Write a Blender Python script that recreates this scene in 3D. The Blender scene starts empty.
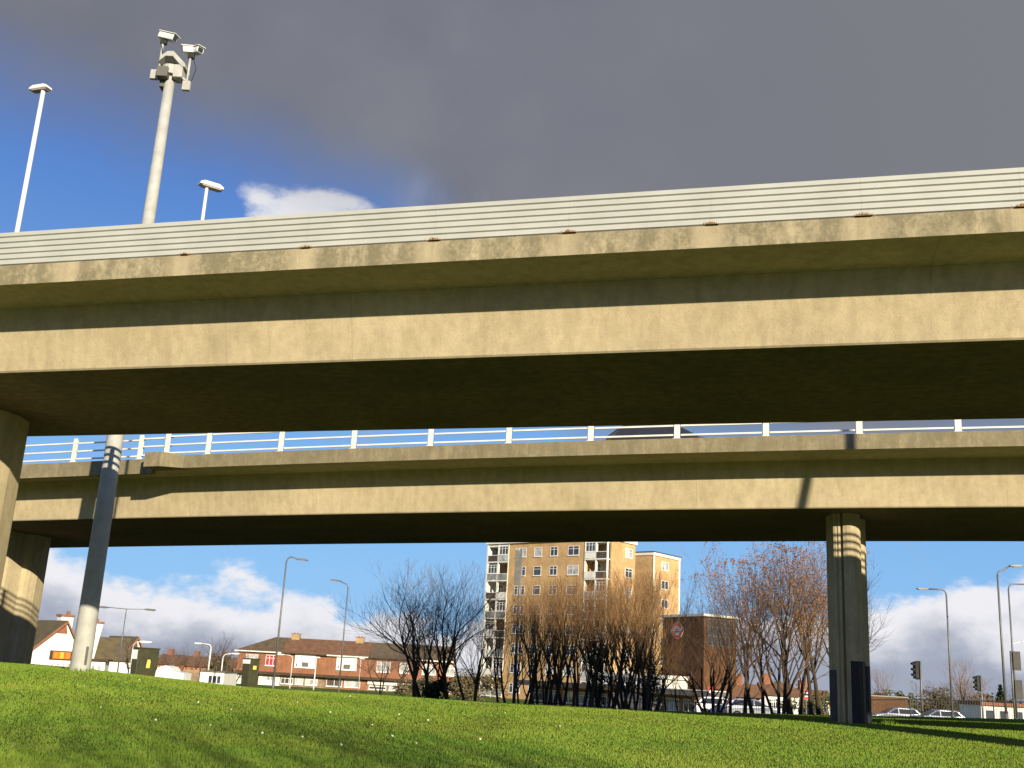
import bpy, math, random
import numpy as np
from mathutils import Vector, Matrix
R = math.radians
sc = bpy.context.scene
col = sc.collection
rnd = random.Random(7)

# ------------------------------------------------------------------ camera
F, PITCH, ROLL = 1077.27, R(15.1975), R(3.1378)
r0 = Vector((1, 0, 0)); u0 = Vector((0, -math.sin(PITCH), math.cos(PITCH))); fw = Vector((0, math.cos(PITCH), math.sin(PITCH)))
c_, s_ = math.cos(ROLL), math.sin(ROLL)
camR = r0 * c_ + u0 * s_
camU = -r0 * s_ + u0 * c_
cd = bpy.data.cameras.new('camera'); cam = bpy.data.objects.new('camera', cd); col.objects.link(cam)
cam.matrix_world = Matrix(((camR.x, camU.x, -fw.x, 0), (camR.y, camU.y, -fw.y, 0), (camR.z, camU.z, -fw.z, 0), (0, 0, 0, 1)))
cd.sensor_width = 36; cd.lens = F / 1024 * 36; cd.clip_start = .1; cd.clip_end = 5000
sc.camera = cam

def at(x, y, Y):
    a, b = x - 512, 384 - y
    d = camR * a + camU * b + fw * F
    return d * (Y / d.y)

def proj(P):
    P = Vector(P)
    d = P.dot(fw)
    return 512 + F * P.dot(camR) / d, 384 - F * P.dot(camU) / d

# ------------------------------------------------------------------ terrain height
def lerp(a, b, t): return a + (b - a) * t
CR = [(-120, 658, 41), (0, 660, 41), (80, 668, 40), (160, 677, 39), (250, 687.5, 38), (400, 695, 37), (520, 702, 36), (640, 708.5, 38), (700, 711.5, 43), (800, 714, 51), (880, 715.5, 57), (1024, 718.5, 58), (1150, 722, 58)]
CT = []
for (x, y, Y) in CR:
    p = at(x, y + .3, Y); CT.append((p.x / p.y, p.z, Y))
MT = [(-.6, -.40), (-.37, -.47), (-.2, -.72), (0, -.86), (.36, -.73), (.6, -.72)]
def tab(t, s):
    if s <= t[0][0]: return t[0][1:]
    for a, b in zip(t, t[1:]):
        if s <= b[0]:
            k = (s - a[0]) / (b[0] - a[0]); return tuple(lerp(u, v, k) for u, v in zip(a[1:], b[1:]))
    return t[-1][1:]
def street(X, Y):
    return -1.65 - .0105 * min(max(Y - 40, 0), 260)
def gz0(X, Y):
    if Y < 1: return -1.6
    s = X / max(Y, 12)
    zc, Yc = tab(CT, s); zm = tab(MT, s)[0]
    if Y <= 15: return lerp(-1.6, -1.22, Y / 15)
    if Y <= 31: return lerp(-1.22, zm, (Y - 15) / 16)
    if Y <= Yc: return lerp(zm, zc, (Y - 31) / (Yc - 31))
    st = street(X, Y)
    return max(st, zc - .085 * (Y - Yc))
def gz(X, Y):
    t = 0
    for d, w in ((-3, 1), (-1.5, 2), (0, 3), (1.5, 2), (3, 1)): t += w * gz0(X, Y + d)
    return t / 9

# ------------------------------------------------------------------ materials
def newmat(name):
    m = bpy.data.materials.new(name); m.use_nodes = True
    nt = m.node_tree; b = nt.nodes['Principled BSDF']
    return m, nt, b
def N(nt, t, **kw):
    n = nt.nodes.new(t)
    for k, v in kw.items():
        if k in n.inputs: n.inputs[k].default_value = v
        else: setattr(n, k, v)
    return n
def L_(nt, a, b): nt.links.new(a, b)
def ramp(nt, fac, stops):
    r = nt.nodes.new('ShaderNodeValToRGB'); e = r.color_ramp.elements
    e[0].position, e[0].color = stops[0][0], (*stops[0][1], 1)
    e[1].position, e[1].color = stops[-1][0], (*stops[-1][1], 1)
    for p, c in stops[1:-1]:
        k = e.new(p); k.color = (*c, 1)
    L_(nt, fac, r.inputs[0]); return r.outputs[0]
def mixc(nt, f, a, b, mode='MIX'):
    m = nt.nodes.new('ShaderNodeMix'); m.data_type = 'RGBA'; m.blend_type = mode
    for s, v in ((m.inputs[0], f), (m.inputs[6], a), (m.inputs[7], b)):
        if hasattr(v, 'is_output'): L_(nt, v, s)
        elif isinstance(v, (int, float)): s.default_value = v
        else: s.default_value = (*v, 1)
    return m.outputs[2]
def math_(nt, op, a, b=None, c=None, clamp=False):
    m = nt.nodes.new('ShaderNodeMath'); m.operation = op; m.use_clamp = clamp
    for i, v in enumerate((a, b, c)):
        if v is None: continue
        if hasattr(v, 'is_output'): L_(nt, v, m.inputs[i])
        else: m.inputs[i].default_value = v
    return m.outputs[0]
def noise(nt, vec, scale, detail=4, rough=.55, stretch=None):
    if stretch:
        mp = nt.nodes.new('ShaderNodeMapping'); mp.inputs['Scale'].default_value = stretch
        L_(nt, vec, mp.inputs[0]); vec = mp.outputs[0]
    n = N(nt, 'ShaderNodeTexNoise', Scale=scale, Detail=detail, Roughness=rough)
    L_(nt, vec, n.inputs['Vector']); return n.outputs['Fac']
def bump(nt, b, h, strength=.3, dist=.02):
    n = N(nt, 'ShaderNodeBump', Strength=strength, Distance=dist); L_(nt, h, n.inputs['Height']); L_(nt, n.outputs[0], b.inputs['Normal'])

def plain(name, c, rough=.7, var=.25, scale=3., metal=0., emit=None, spec=.3, world=False):
    m, nt, b = newmat(name)
    tc = N(nt, 'ShaderNodeTexCoord')
    f = noise(nt, tc.outputs['Object'], scale)
    lo = tuple(x * (1 - var) for x in c); hi = tuple(min(1, x * (1 + var * .7)) for x in c)
    L_(nt, ramp(nt, f, [(.3, lo), (.7, hi)]), b.inputs['Base Color'])
    b.inputs['Roughness'].default_value = rough; b.inputs['Metallic'].default_value = metal
    b.inputs['Specular IOR Level'].default_value = spec
    return m
M = {}
def concrete(name, base, streak=.35, grime=0., joint=None, uvclean=None, boards=False):
    m, nt, b = newmat(name)
    tc = N(nt, 'ShaderNodeTexCoord'); ob = tc.outputs['Object']; uv = tc.outputs['UV']
    big = noise(nt, ob, .55, 3); mid = noise(nt, ob, 4.5, 6, .7); fine = noise(nt, ob, 32, 4, .8)
    st = noise(nt, ob, 1.0, 4, .6, (5, 5, .35))
    c = ramp(nt, big, [(.3, tuple(x * .9 for x in base)), (.7, tuple(x * 1.08 for x in base))])
    c = mixc(nt, streak, c, ramp(nt, st, [(.35, (.62, .6, .55)), (.6, (1.05, 1.03, 1.0))]), 'MULTIPLY')
    c = mixc(nt, .55, c, ramp(nt, mid, [(.3, (.78, .76, .72)), (.62, (1.08, 1.07, 1.05))]), 'MULTIPLY')
    c = mixc(nt, .5, c, ramp(nt, fine, [(.3, (.7, .7, .7)), (.65, (1.12, 1.12, 1.1))]), 'MULTIPLY')
    if joint or uvclean is not None:
        sx = N(nt, 'ShaderNodeSeparateXYZ'); L_(nt, uv, sx.inputs[0]); U = sx.outputs[0]
    if joint:
        wob = math_(nt, 'MULTIPLY', noise(nt, ob, 2.), .03)
        k = math_(nt, 'PINGPONG', math_(nt, 'ADD', math_(nt, 'ADD', U, wob), 500.3), joint / 2)
        ln = math_(nt, 'LESS_THAN', k, .009)
        ln = math_(nt, 'MULTIPLY', ln, math_(nt, 'MULTIPLY', math_(nt, 'SUBTRACT', noise(nt, ob, .35, 2), .38, None, True), 1.6))
        c = mixc(nt, ln, c, (.22, .17, .1))
        # slightly different tone per pour
        fl = math_(nt, 'FLOOR', math_(nt, 'DIVIDE', math_(nt, 'ADD', U, 500.3), joint))
        wn = N(nt, 'ShaderNodeTexWhiteNoise', noise_dimensions='1D'); L_(nt, fl, wn.inputs['W'])
        c = mixc(nt, .5, c, ramp(nt, wn.outputs[0], [(0, (.9, .88, .86)), (1, (1.07, 1.06, 1.05))]), 'MULTIPLY')
    vo = N(nt, 'ShaderNodeTexVoronoi', Scale=9.); L_(nt, ob, vo.inputs['Vector'])
    sp_ = math_(nt, 'LESS_THAN', vo.outputs['Distance'], math_(nt, 'MULTIPLY', noise(nt, ob, 3., 2), .17))
    c = mixc(nt, math_(nt, 'MULTIPLY', sp_, .35), c, (.26, .17, .09))
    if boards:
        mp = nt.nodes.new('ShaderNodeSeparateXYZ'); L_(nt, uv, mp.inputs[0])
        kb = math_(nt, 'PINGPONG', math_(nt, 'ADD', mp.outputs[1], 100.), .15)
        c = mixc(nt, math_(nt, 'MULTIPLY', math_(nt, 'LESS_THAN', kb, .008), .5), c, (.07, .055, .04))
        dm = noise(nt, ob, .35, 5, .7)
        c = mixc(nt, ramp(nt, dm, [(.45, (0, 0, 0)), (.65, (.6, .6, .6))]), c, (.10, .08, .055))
    if grime:
        g = noise(nt, ob, 3.2, 8, .75, (1, 1, .55)); g2 = noise(nt, ob, 16, 5, .8)
        g = math_(nt, 'ADD', math_(nt, 'MULTIPLY', g, .7), math_(nt, 'MULTIPLY', g2, .4))
        f = ramp(nt, g, [(.43, (0, 0, 0)), (.6, (grime, grime, grime))])
        if uvclean is not None:
            u_, sp = uvclean
            k = math_(nt, 'PINGPONG', math_(nt, 'ADD', math_(nt, 'ADD', U, math_(nt, 'MULTIPLY', g2, .25)), 1000 * sp - u_ - .12), sp / 2)
            cl = N(nt, 'ShaderNodeMapRange'); cl.inputs[1].default_value = .1; cl.inputs[2].default_value = .34; L_(nt, k, cl.inputs[0])
            f = mixc(nt, cl.outputs[0], math_(nt, 'MULTIPLY', f, .1), f)
        c = mixc(nt, f, c, (.135, .12, .07))
    L_(nt, c, b.inputs['Base Color']); b.inputs['Roughness'].default_value = .9; b.inputs['Specular IOR Level'].default_value = .2
    hh = math_(nt, 'ADD', fine, math_(nt, 'MULTIPLY', mid, .6)); bump(nt, b, hh, .25, .02)
    return m

M['conc_near'] = concrete('near_girder_concrete', (.51, .435, .295), .35, 0, 2.45)
M['conc_far'] = concrete('far_girder_concrete', (.575, .49, .33), .3, .1, 2.75)
M['conc_par2'] = concrete('far_parapet_concrete', (.32, .27, .175), .4, .6)
M['soffit'] = concrete('shade_darkened_board_marked_soffit', (.215, .16, .125), .7, 0, 2.45, None, True)  # base colour darkened to paint in shade under the decks; board lines are formwork
M['pier'] = concrete('pier_concrete', (.56, .48, .32), .5, .2)
M['pitch'] = plain('black_bitumen_paint', (.022, .022, .03), .55, .3, 5)
M['cream_steel'] = plain('cream_painted_steel', (.45, .455, .42), .45, .08, 1.5)
M['white_rail'] = plain('white_painted_rail', (.72, .7, .64), .45, .12, 2)
M['mast'] = plain('weathered_mast_paint', (.42, .42, .39), .6, .16, 3)
M['lampgrey'] = plain('galvanised_lamp_steel', (.18, .18, .175), .5, .2, 2, .3)
M['lampwhite'] = plain('white_lamp_paint', (.72, .71, .68), .5, .08, 2)
M['darkglass'] = plain('dark_lens', (.03, .03, .035), .15, .1, 3, 0, None, .6)
M['lens'] = plain('lamp_lens_acrylic', (.5, .42, .4), .25, .2, 3)
M['signback'] = plain('dark_sign_back', (.06, .055, .045), .6, .2, 4)
M['bluepole'] = plain('blue_painted_steel', (.07, .085, .16), .5, .2, 2)
M['signgrey'] = plain('grey_sign_back', (.13, .125, .11), .6, .2, 4)
M['black'] = plain('black_painted_steel', (.025, .025, .025), .5, .3, 3)
M['asphalt'] = plain('asphalt', (.05, .05, .052), .9, .25, 4)
M['deckasphalt'] = M['asphalt']
M['paving'] = plain('grey_paving', (.26, .25, .23), .9, .2, 3)
M['kerb'] = plain('kerb_stone', (.32, .31, .29), .9, .2, 3)
M['roadpaint'] = plain('white_road_paint', (.75, .75, .72), .8, .1, 3)
M['brick_tower'] = None
M['render_white'] = plain('white_render', (.78, .77, .70), .8, .08, 1)
M['upvc'] = plain('white_window_frame', (.8, .8, .78), .4, .05, 2)
M['pane'] = plain('window_glass', (.05, .06, .075), .08, .6, .9, 0, None, .7)
M['panelight'] = plain('net_curtain_behind_glass', (.42, .42, .42), .3, .5, 1.3)
M['panered'] = plain('red_curtain_behind_glass', (.42, .05, .06), .4, .3, 2)
M['spandrel_dark'] = plain('dark_balcony_panel', (.09, .07, .06), .6, .4, 1)
M['spandrel_grey'] = plain('grey_balcony_panel', (.26, .27, .26), .6, .4, 1)
M['tile_brown'] = plain('brown_roof_tiles', (.13, .095, .055), .9, .3, 1.6)
M['tile_dark'] = plain('dark_pub_roof_tiles', (.125, .098, .052), .9, .25, 1.2)
M['tile_red'] = plain('weathered_red_roof_tiles', (.19, .10, .055), .9, .3, 1.6)
M['chimney_red'] = plain('red_chimney_brick', (.28, .12, .065), .9, .3, 3)
M['chimney_yel'] = plain('yellow_chimney_brick', (.38, .27, .12), .9, .3, 3)
M['timber'] = plain('dark_timber', (.07, .045, .03), .8, .3, 2)
M['fence_wood'] = plain('brown_fence_boards', (.28, .2, .13), .85, .35, 2)
M['cabinet'] = plain('dark_green_cabinet_paint', (.06, .058, .028), .5, .25, 2)
M['yellow'] = plain('yellow_sticker', (.8, .65, .12), .5, .1, 3)
M['orange'] = plain('orange_sign_face', (.85, .18, .03), .5, .12, 3)
M['gold'] = plain('gold_sign_face', (.6, .38, .04), .5, .12, 3)
M['red'] = plain('roundel_red', (.8, .02, .03), .4, .08, 3)
M['redlens'] = plain('red_lens', (.25, .02, .02), .2, .1, 3)
M['amber'] = plain('amber_lens', (.28, .12, .01), .2, .1, 3)
M['green'] = plain('green_lens', (.02, .13, .08), .2, .1, 3)
M['navy'] = plain('roundel_blue', (.02, .04, .22), .4, .08, 3)
M['carwhite'] = plain('white_car_paint', (.75, .76, .77), .25, .04, 1, 0, None, .6)
M['carsilver'] = plain('silver_car_paint', (.27, .30, .35), .3, .04, 1, .4, None, .6)
M['carblue'] = plain('blue_car_paint', (.07, .12, .2), .3, .05, 1, .2, None, .6)
M['cardark'] = plain('charcoal_car_paint', (.028, .028, .03), .5, .15, 1, 0, None, .3)
M['tyre'] = plain('tyre_rubber', (.02, .02, .02), .9, .2, 5)
M['moss'] = plain('dead_moss', (.3, .18, .07), .95, .5, 25)
M['daisy'] = plain('white_petals', (.85, .85, .8), .7, .05, 5)
M['daisyeye'] = plain('yellow_disc', (.8, .6, .05), .7, .05, 5)
M['leafdead'] = plain('dead_orange_leaves', (.36, .165, .055), .8, .4, 2.5)
M['evergreen'] = plain('evergreen_leaves', (.03, .05, .018), .8, .5, 3)
M['hedge'] = plain('brown_hedge_twigs', (.15, .12, .06), .9, .45, 2)
M['bushgreen'] = plain('dull_green_leaves', (.11, .12, .045), .9, .4, 2)
def bark(name, lo, hi):
    m, nt, b = newmat(name); tc = N(nt, 'ShaderNodeTexCoord')
    f = noise(nt, tc.outputs['Object'], 6, 5, .7, (1, 1, .25))
    L_(nt, ramp(nt, f, [(.3, lo), (.7, hi)]), b.inputs['Base Color']); b.inputs['Roughness'].default_value = .95
    b.inputs['Specular IOR Level'].default_value = .1
    return m
M['bark'] = bark('dark_bark', (.035, .026, .018), (.095, .07, .05))
M['twig'] = bark('brown_twigs', (.09, .058, .036), (.21, .135, .08))
M['twig_orange'] = bark('orange_brown_twigs', (.13, .072, .034), (.29, .17, .08))
M['twig_grey'] = bark('grey_twigs', (.075, .062, .055), (.17, .135, .12))

def brick(name, c1, c2, mort, scale=1.):
    m, nt, b = newmat(name); tc = N(nt, 'ShaderNodeTexCoord'); 
    sx = N(nt, 'ShaderNodeSeparateXYZ'); L_(nt, tc.outputs['Object'], sx.inputs[0])
    cb = N(nt, 'ShaderNodeCombineXYZ'); L_(nt, math_(nt, 'ADD', sx.outputs[0], sx.outputs[1]), cb.inputs[0]); L_(nt, sx.outputs[2], cb.inputs[1])
    t = N(nt, 'ShaderNodeTexBrick'); t.inputs['Scale'].default_value = 4.4 * scale; t.inputs['Mortar Size'].default_value = .02
    t.inputs['Color1'].default_value = (*c1, 1); t.inputs['Color2'].default_value = (*c2, 1); t.inputs['Mortar'].default_value = (*mort, 1)
    L_(nt, cb.outputs[0], t.inputs['Vector'])
    f = noise(nt, tc.outputs['Object'], .5, 5, .65)
    c = mixc(nt, .8, t.outputs[0], ramp(nt, f, [(.3, (.66, .62, .58)), (.7, (1.25, 1.2, 1.12))]), 'MULTIPLY')
    f2 = noise(nt, tc.outputs['Object'], 5, 4, .8); c = mixc(nt, .6, c, ramp(nt, f2, [(.35, (.7, .68, .66)), (.65, (1.25, 1.22, 1.2))]), 'MULTIPLY')
    L_(nt, c, b.inputs['Base Color']); b.inputs['Roughness'].default_value = .9; b.inputs['Specular IOR Level'].default_value = .15
    return m
M['brick_tower'] = brick('yellow_stock_brick', (.62, .42, .2), (.5, .32, .15), (.54, .43, .28))
M['brick_station'] = brick('brown_station_brick', (.15, .07, .033), (.10, .047, .025), (.16, .11, .065))
M['brick_house'] = brick('red_house_brick', (.34, .145, .075), (.25, .1, .055), (.3, .21, .15))
M['brick_far'] = brick('orange_house_brick', (.45, .19, .09), (.36, .14, .08), (.38, .28, .2))

# grass ground
def grass_ground():
    m, nt, b = newmat('mown_grass_turf'); tc = N(nt, 'ShaderNodeTexCoord'); ob = tc.outputs['Object']
    a = noise(nt, ob, .35, 4, .6); d = noise(nt, ob, 3.5, 5, .65); e = noise(nt, ob, 40, 4, .7)
    c = ramp(nt, a, [(.35, (.085, .14, .02)), (.65, (.13, .165, .026))])
    c = mixc(nt, .6, c, ramp(nt, d, [(.3, (.7, .75, .6)), (.65, (1.2, 1.1, 1.1))]), 'MULTIPLY')
    c = mixc(nt, .8, c, ramp(nt, e, [(.3, (.8, .82, .8)), (.65, (1.15, 1.1, 1.1))]), 'MULTIPLY')
    L_(nt, c, b.inputs['Base Color']); b.inputs['Roughness'].default_value = .95; b.inputs['Specular IOR Level'].default_value = .1
    bump(nt, b, math_(nt, 'ADD', e, d), .4, .05)
    return m
M['grass'] = grass_ground()
def blade_mat():
    m, nt, b = newmat('grass_blades'); g = N(nt, 'ShaderNodeNewGeometry'); pos = g.outputs['Position']
    a = noise(nt, pos, .3, 4, .6); d = noise(nt, pos, 2.2, 4, .65); e = noise(nt, pos, 30, 2, .7)
    c = ramp(nt, a, [(.35, (.135, .25, .03)), (.65, (.195, .27, .036))])
    c = mixc(nt, .75, c, ramp(nt, d, [(.3, (.72, .8, .65)), (.68, (1.2, 1.06, 1.15))]), 'MULTIPLY')
    dry = noise(nt, pos, .9, 6, .7); c = mixc(nt, ramp(nt, dry, [(.5, (0, 0, 0)), (.68, (.35, .35, .35))]), c, (.27, .25, .06))
    c = mixc(nt, .8, c, ramp(nt, e, [(.3, (.78, .82, .75)), (.7, (1.25, 1.2, 1.2))]), 'MULTIPLY')
    L_(nt, c, b.inputs['Base Color']); b.inputs['Roughness'].default_value = .8; b.inputs['Specular IOR Level'].default_value = .15
    return m
M['blade'] = blade_mat()

# ------------------------------------------------------------------ mesh helpers
class MB:
    def __init__(s): s.v = []; s.f = []; s.mi = []; s.uv = {}
    def add(s, vs, fs, mi=0):
        k = len(s.v); s.v += [tuple(p) for p in vs]
        for f in fs: s.f.append(tuple(k + i for i in f)); s.mi.append(mi)
        return s
    def box(s, a, b, mi=0, fr=None):
        (x0, y0, z0), (x1, y1, z1) = a, b
        v = [(x0, y0, z0), (x1, y0, z0), (x1, y1, z0), (x0, y1, z0), (x0, y0, z1), (x1, y0, z1), (x1, y1, z1), (x0, y1, z1)]
        if fr: v = [fr(p) for p in v]
        return s.add(v, [(0, 3, 2, 1), (4, 5, 6, 7), (0, 1, 5, 4), (1, 2, 6, 5), (2, 3, 7, 6), (3, 0, 4, 7)], mi)
    def tube(s, pts, rad, n=8, mi=0, cap=True):
        pts = [Vector(p) for p in pts]
        if isinstance(rad, (int, float)): rad = [rad] * len(pts)
        k = len(s.v); up = None
        for i, p in enumerate(pts):
            t = (pts[min(i + 1, len(pts) - 1)] - pts[max(i - 1, 0)])
            if t.length < 1e-9: t = Vector((0, 0, 1))
            t.normalize()
            if up is None: up = t.orthogonal().normalized()
            else: up = (up - t * up.dot(t)).normalized() if (up - t * up.dot(t)).length > 1e-6 else t.orthogonal().normalized()
            w = t.cross(up)
            for j in range(n):
                a = 2 * math.pi * j / n
                s.v.append(tuple(p + (up * math.cos(a) + w * math.sin(a)) * rad[i]))
        for i in range(len(pts) - 1):
            for j in range(n):
                a = k + i * n + j; b2 = k + i * n + (j + 1) % n
                s.f.append((a, b2, b2 + n, a + n)); s.mi.append(mi)
        if cap and n > 2:
            s.f.append(tuple(k + n - 1 - j for j in range(n))); s.mi.append(mi)
            e = k + (len(pts) - 1) * n
            s.f.append(tuple(e + j for j in range(n))); s.mi.append(mi)
        return s
    def prism(s, poly, z0, z1, mi=0, fr=None, axis='z'):
        n = len(poly)
        if axis == 'z': v = [(x, y, z0) for x, y in poly] + [(x, y, z1) for x, y in poly]
        elif axis == 'y': v = [(x, z0, y) for x, y in poly] + [(x, z1, y) for x, y in poly]
        else: v = [(z0, x, y) for x, y in poly] + [(z1, x, y) for x, y in poly]
        if fr: v = [fr(p) for p in v]
        f = [tuple(range(n))[::-1], tuple(range(n, 2 * n))] + [(i, (i + 1) % n, n + (i + 1) % n, n + i) for i in range(n)]
        return s.add(v, f, mi)
    def disc(s, c, r, y0, y1, n=24, mi=0, r_in=0):
        # axis along y
        if not r_in:
            return s.prism([(c[0] + r * math.cos(2 * math.pi * i / n), c[1] + r * math.sin(2 * math.pi * i / n)) for i in range(n)], y0, y1, mi, None, 'y')
        k = len(s.v)
        for (rr, yy) in ((r, y0), (r_in, y0), (r_in, y1), (r, y1)):
            for i in range(n):
                a = 2 * math.pi * i / n; s.v.append((c[0] + rr * math.cos(a), yy, c[1] + rr * math.sin(a)))
        for q in range(4):
            for i in range(n):
                a = k + q * n + i; b2 = k + q * n + (i + 1) % n; c2 = k + ((q + 1) % 4) * n + (i + 1) % n; d2 = k + ((q + 1) % 4) * n + i
                s.f.append((a, b2, c2, d2)); s.mi.append(mi)
        return s
    def build(s, name, mats, parent=None, smooth=False, world=False, bevel=0., fix=True):
        me = bpy.data.meshes.new(name)
        off = Vector((0, 0, 0))
        if world and parent is not None:
            off = parent.location.copy(); pp = parent.parent
            while pp is not None: off += pp.location; pp = pp.parent
        vs = s.v if off.length == 0 else [(p[0] - off.x, p[1] - off.y, p[2] - off.z) for p in s.v]
        me.from_pydata(vs, [], s.f)
        if not isinstance(mats, (list, tuple)): mats = [mats]
        for m in mats: me.materials.append(m)
        if len(mats) > 1: me.polygons.foreach_set('material_index', s.mi)
        if smooth: me.polygons.foreach_set('use_smooth', [True] * len(me.polygons))
        if fix:
            import bmesh
            bm = bmesh.new(); bm.from_mesh(me); bmesh.ops.recalc_face_normals(bm, faces=bm.faces); bm.to_mesh(me); bm.free()
        me.update()
        o = bpy.data.objects.new(name, me); col.objects.link(o)
        if parent is not None: o.parent = parent
        if bevel:
            bv = o.modifiers.new('bevel', 'BEVEL'); bv.width = bevel; bv.segments = 2; bv.limit_method = 'ANGLE'
        return o
def tag(o, label=None, cat=None, group=None, kind=None):
    if label: o['label'] = label
    if cat: o['category'] = cat
    if group: o['group'] = group
    if kind: o['kind'] = kind
    return o
def empty(name, loc, rz=0, label=None, cat=None, group=None):
    o = bpy.data.objects.new(name, None); col.objects.link(o); o.location = loc; o.rotation_euler = (0, 0, rz); o.empty_display_size = .3
    return tag(o, label, cat, group)
def copy_tree(o, parent=None):
    c = o.copy(); col.objects.link(c); c.parent = parent
    for ch in [x for x in bpy.data.objects if x.parent == o]: copy_tree(ch, c)
    return c

# ------------------------------------------------------------------ ground
def build_ground():
    ys = [-60, -40, -25, -15, -8, -4] + [i * 1.0 for i in range(0, 80)] + [80 + i * 5 for i in range(0, 16)] + [170, 190, 215, 250, 300, 380, 500, 700, 1000, 1600, 3000]
    xs = sorted(set([-3000, -1500, -800, -450, -300, -220, -160, -120, -95, -80, -70] + [-62 + 1.25 * i for i in range(0, 100)] + [65, 72, 80, 95, 120, 160, 220, 300, 450, 800, 1500, 3000]))
    mb = MB(); nx = len(xs)
    for y in ys:
        for x in xs: mb.v.append((x, y, gz(x, y)))
    for j in range(len(ys) - 1):
        for i in range(nx - 1):
            a = j * nx + i; mb.f.append((a, a + 1, a + 1 + nx, a + nx)); mb.mi.append(0)
    o = mb.build('ground', M['grass'], None, True, fix=False); tag(o, kind='structure')
    o['label'] = 'green mown grass bank rising under the flyovers'
build_ground()

def strip(name, y0f, y1f, dz, mat, x0=-140, x1=150, step=3., kind='structure', thick=0):
    mb = MB(); xs = []; x = x0
    while x <= x1: xs.append(x); x += step
    for x in xs:
        a, b2 = y0f(x), y1f(x); mb.v.append((x, a, gz(x, a) + dz)); mb.v.append((x, (a + b2) / 2, gz(x, (a + b2) / 2) + dz)); mb.v.append((x, b2, gz(x, b2) + dz))
        if thick:
            mb.v.append((x, b2, gz(x, b2) - .1)); mb.v.append((x, a, gz(x, a) - .1))
    w = 5 if thick else 3
    for i in range(len(xs) - 1):
        k = i * w
        for q in range(w - 1 if not thick else w):
            mb.f.append((k + q, k + (q + 1) % w, k + w + (q + 1) % w, k + w + q)); mb.mi.append(0)
    o = mb.build(name, mat); tag(o, kind=kind); return o
strip('road', lambda x: 72, lambda x: 86, .012, M['asphalt'])
strip('kerb', lambda x: 71.72, lambda x: 71.98, .13, M['kerb'], thick=1)
strip('pavement', lambda x: 69, lambda x: 71.7, .11, M['paving'], thick=1)
strip('far_kerb', lambda x: 86.02, lambda x: 86.28, .13, M['kerb'], thick=1)
strip('far_pavement', lambda x: 86.3, lambda x: 92, .11, M['paving'], thick=1)
def markings():
    mb = MB(); x = -130
    while x < 140:
        v = []
        for dx, y in ((0, 78.92), (2.2, 78.92), (2.2, 79.08), (0, 79.08)): v.append((x + dx, y, gz(x + dx, y) + .018))
        mb.add(v, [(0, 1, 2, 3)]); x += 5.5
    tag(mb.build('road_markings', M['roadpaint']), kind='structure')
markings()

# grass blades in the visible wedge (stuff)
def build_blades():
    rs = np.random.RandomState(3)
    n = 640000
    # density falls with distance
    Y = 12.5 + (rs.rand(n) ** 1.5) * 46
    S = -.60 + rs.rand(n) * 1.22
    X = S * Y
    # tabulated height for speed
    gy = np.arange(11, 62, 1.0); gs = np.linspace(-.62, .64, 64)
    T = np.array([[gz(s * y, y) for s in gs] for y in gy])
    fy = np.clip((Y - 11), 0, len(gy) - 1.001); iy = fy.astype(int); ty = fy - iy
    fs = np.clip((S + .62) / (1.26) * 63, 0, 62.999); is_ = fs.astype(int); ts = fs - is_
    Z = (T[iy, is_] * (1 - ty) + T[iy + 1, is_] * ty) * (1 - ts) + (T[iy, is_ + 1] * (1 - ty) + T[iy + 1, is_ + 1] * ty) * ts
    h = (.018 + .026 * rs.rand(n)) * (1 + .25 * np.sin(X * .9 + np.sin(Y * .7) * 2)) ; w = .004 + .00032 * Y
    a = rs.rand(n) * math.pi * 2; ca, sa = np.cos(a), np.sin(a)
    lx, ly = (rs.rand(n) - .5) * h * 1.1, (rs.rand(n) - .5) * h * 1.1
    V = np.zeros((n, 3, 3), np.float32)
    V[:, 0] = np.stack([X - ca * w, Y - sa * w, Z - .012], 1)
    V[:, 1] = np.stack([X + ca * w, Y + sa * w, Z - .012], 1)
    V[:, 2] = np.stack([X + lx, Y + ly, Z + h], 1)
    me = bpy.data.meshes.new('grass_blades')
    me.vertices.add(n * 3); me.vertices.foreach_set('co', V.reshape(-1))
    me.loops.add(n * 3); me.loops.foreach_set('vertex_index', np.arange(n * 3, dtype=np.int32))
    me.polygons.add(n); me.polygons.foreach_set('loop_start', np.arange(0, n * 3, 3, dtype=np.int32))
    me.update(); me.validate()
    me.materials.append(M['blade'])
    o = bpy.data.objects.new('grass_blades', me); col.objects.link(o)
    tag(o, 'short green grass blades covering the bank', 'grass', kind='stuff')
build_blades()

# ------------------------------------------------------------------ the two flyovers
B1 = dict(D=18.388, b=-.2335, c=.0076, z=5.5187, g=.0214, h=1.1944, r=.3446, w=1.1413, dl=.0767, ph=.3794, W=5.5206)
B2 = dict(D=33.498, b=-.3114, c=.209, z=4.9687, g=.0225, h=1.3214, r=.3426, w=1.2342, dl=.0788, ph=.4165, W=7.3561)
def frame(B, X):
    Y = B['D'] + B['b'] * X + B['c'] * X * X / 100; Z = B['z'] + B['g'] * X
    s = B['b'] + 2 * B['c'] * X / 100; L = math.hypot(1, s)
    return Vector((X, Y, Z)), Vector((-s / L, 1 / L, 0)), Vector((1 / L, s / L, 0))
def pt(B, X, n, dz):
    P, nn, _ = frame(B, X); return P + nn * n + Vector((0, 0, dz))
def Xat(B, n, dz, px):
    lo, hi = -45., 40.
    for _ in range(50):
        m = (lo + hi) / 2
        if proj(pt(B, m, n, dz))[0] < px: lo = m
        else: hi = m
    return (lo + hi) / 2
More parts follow.
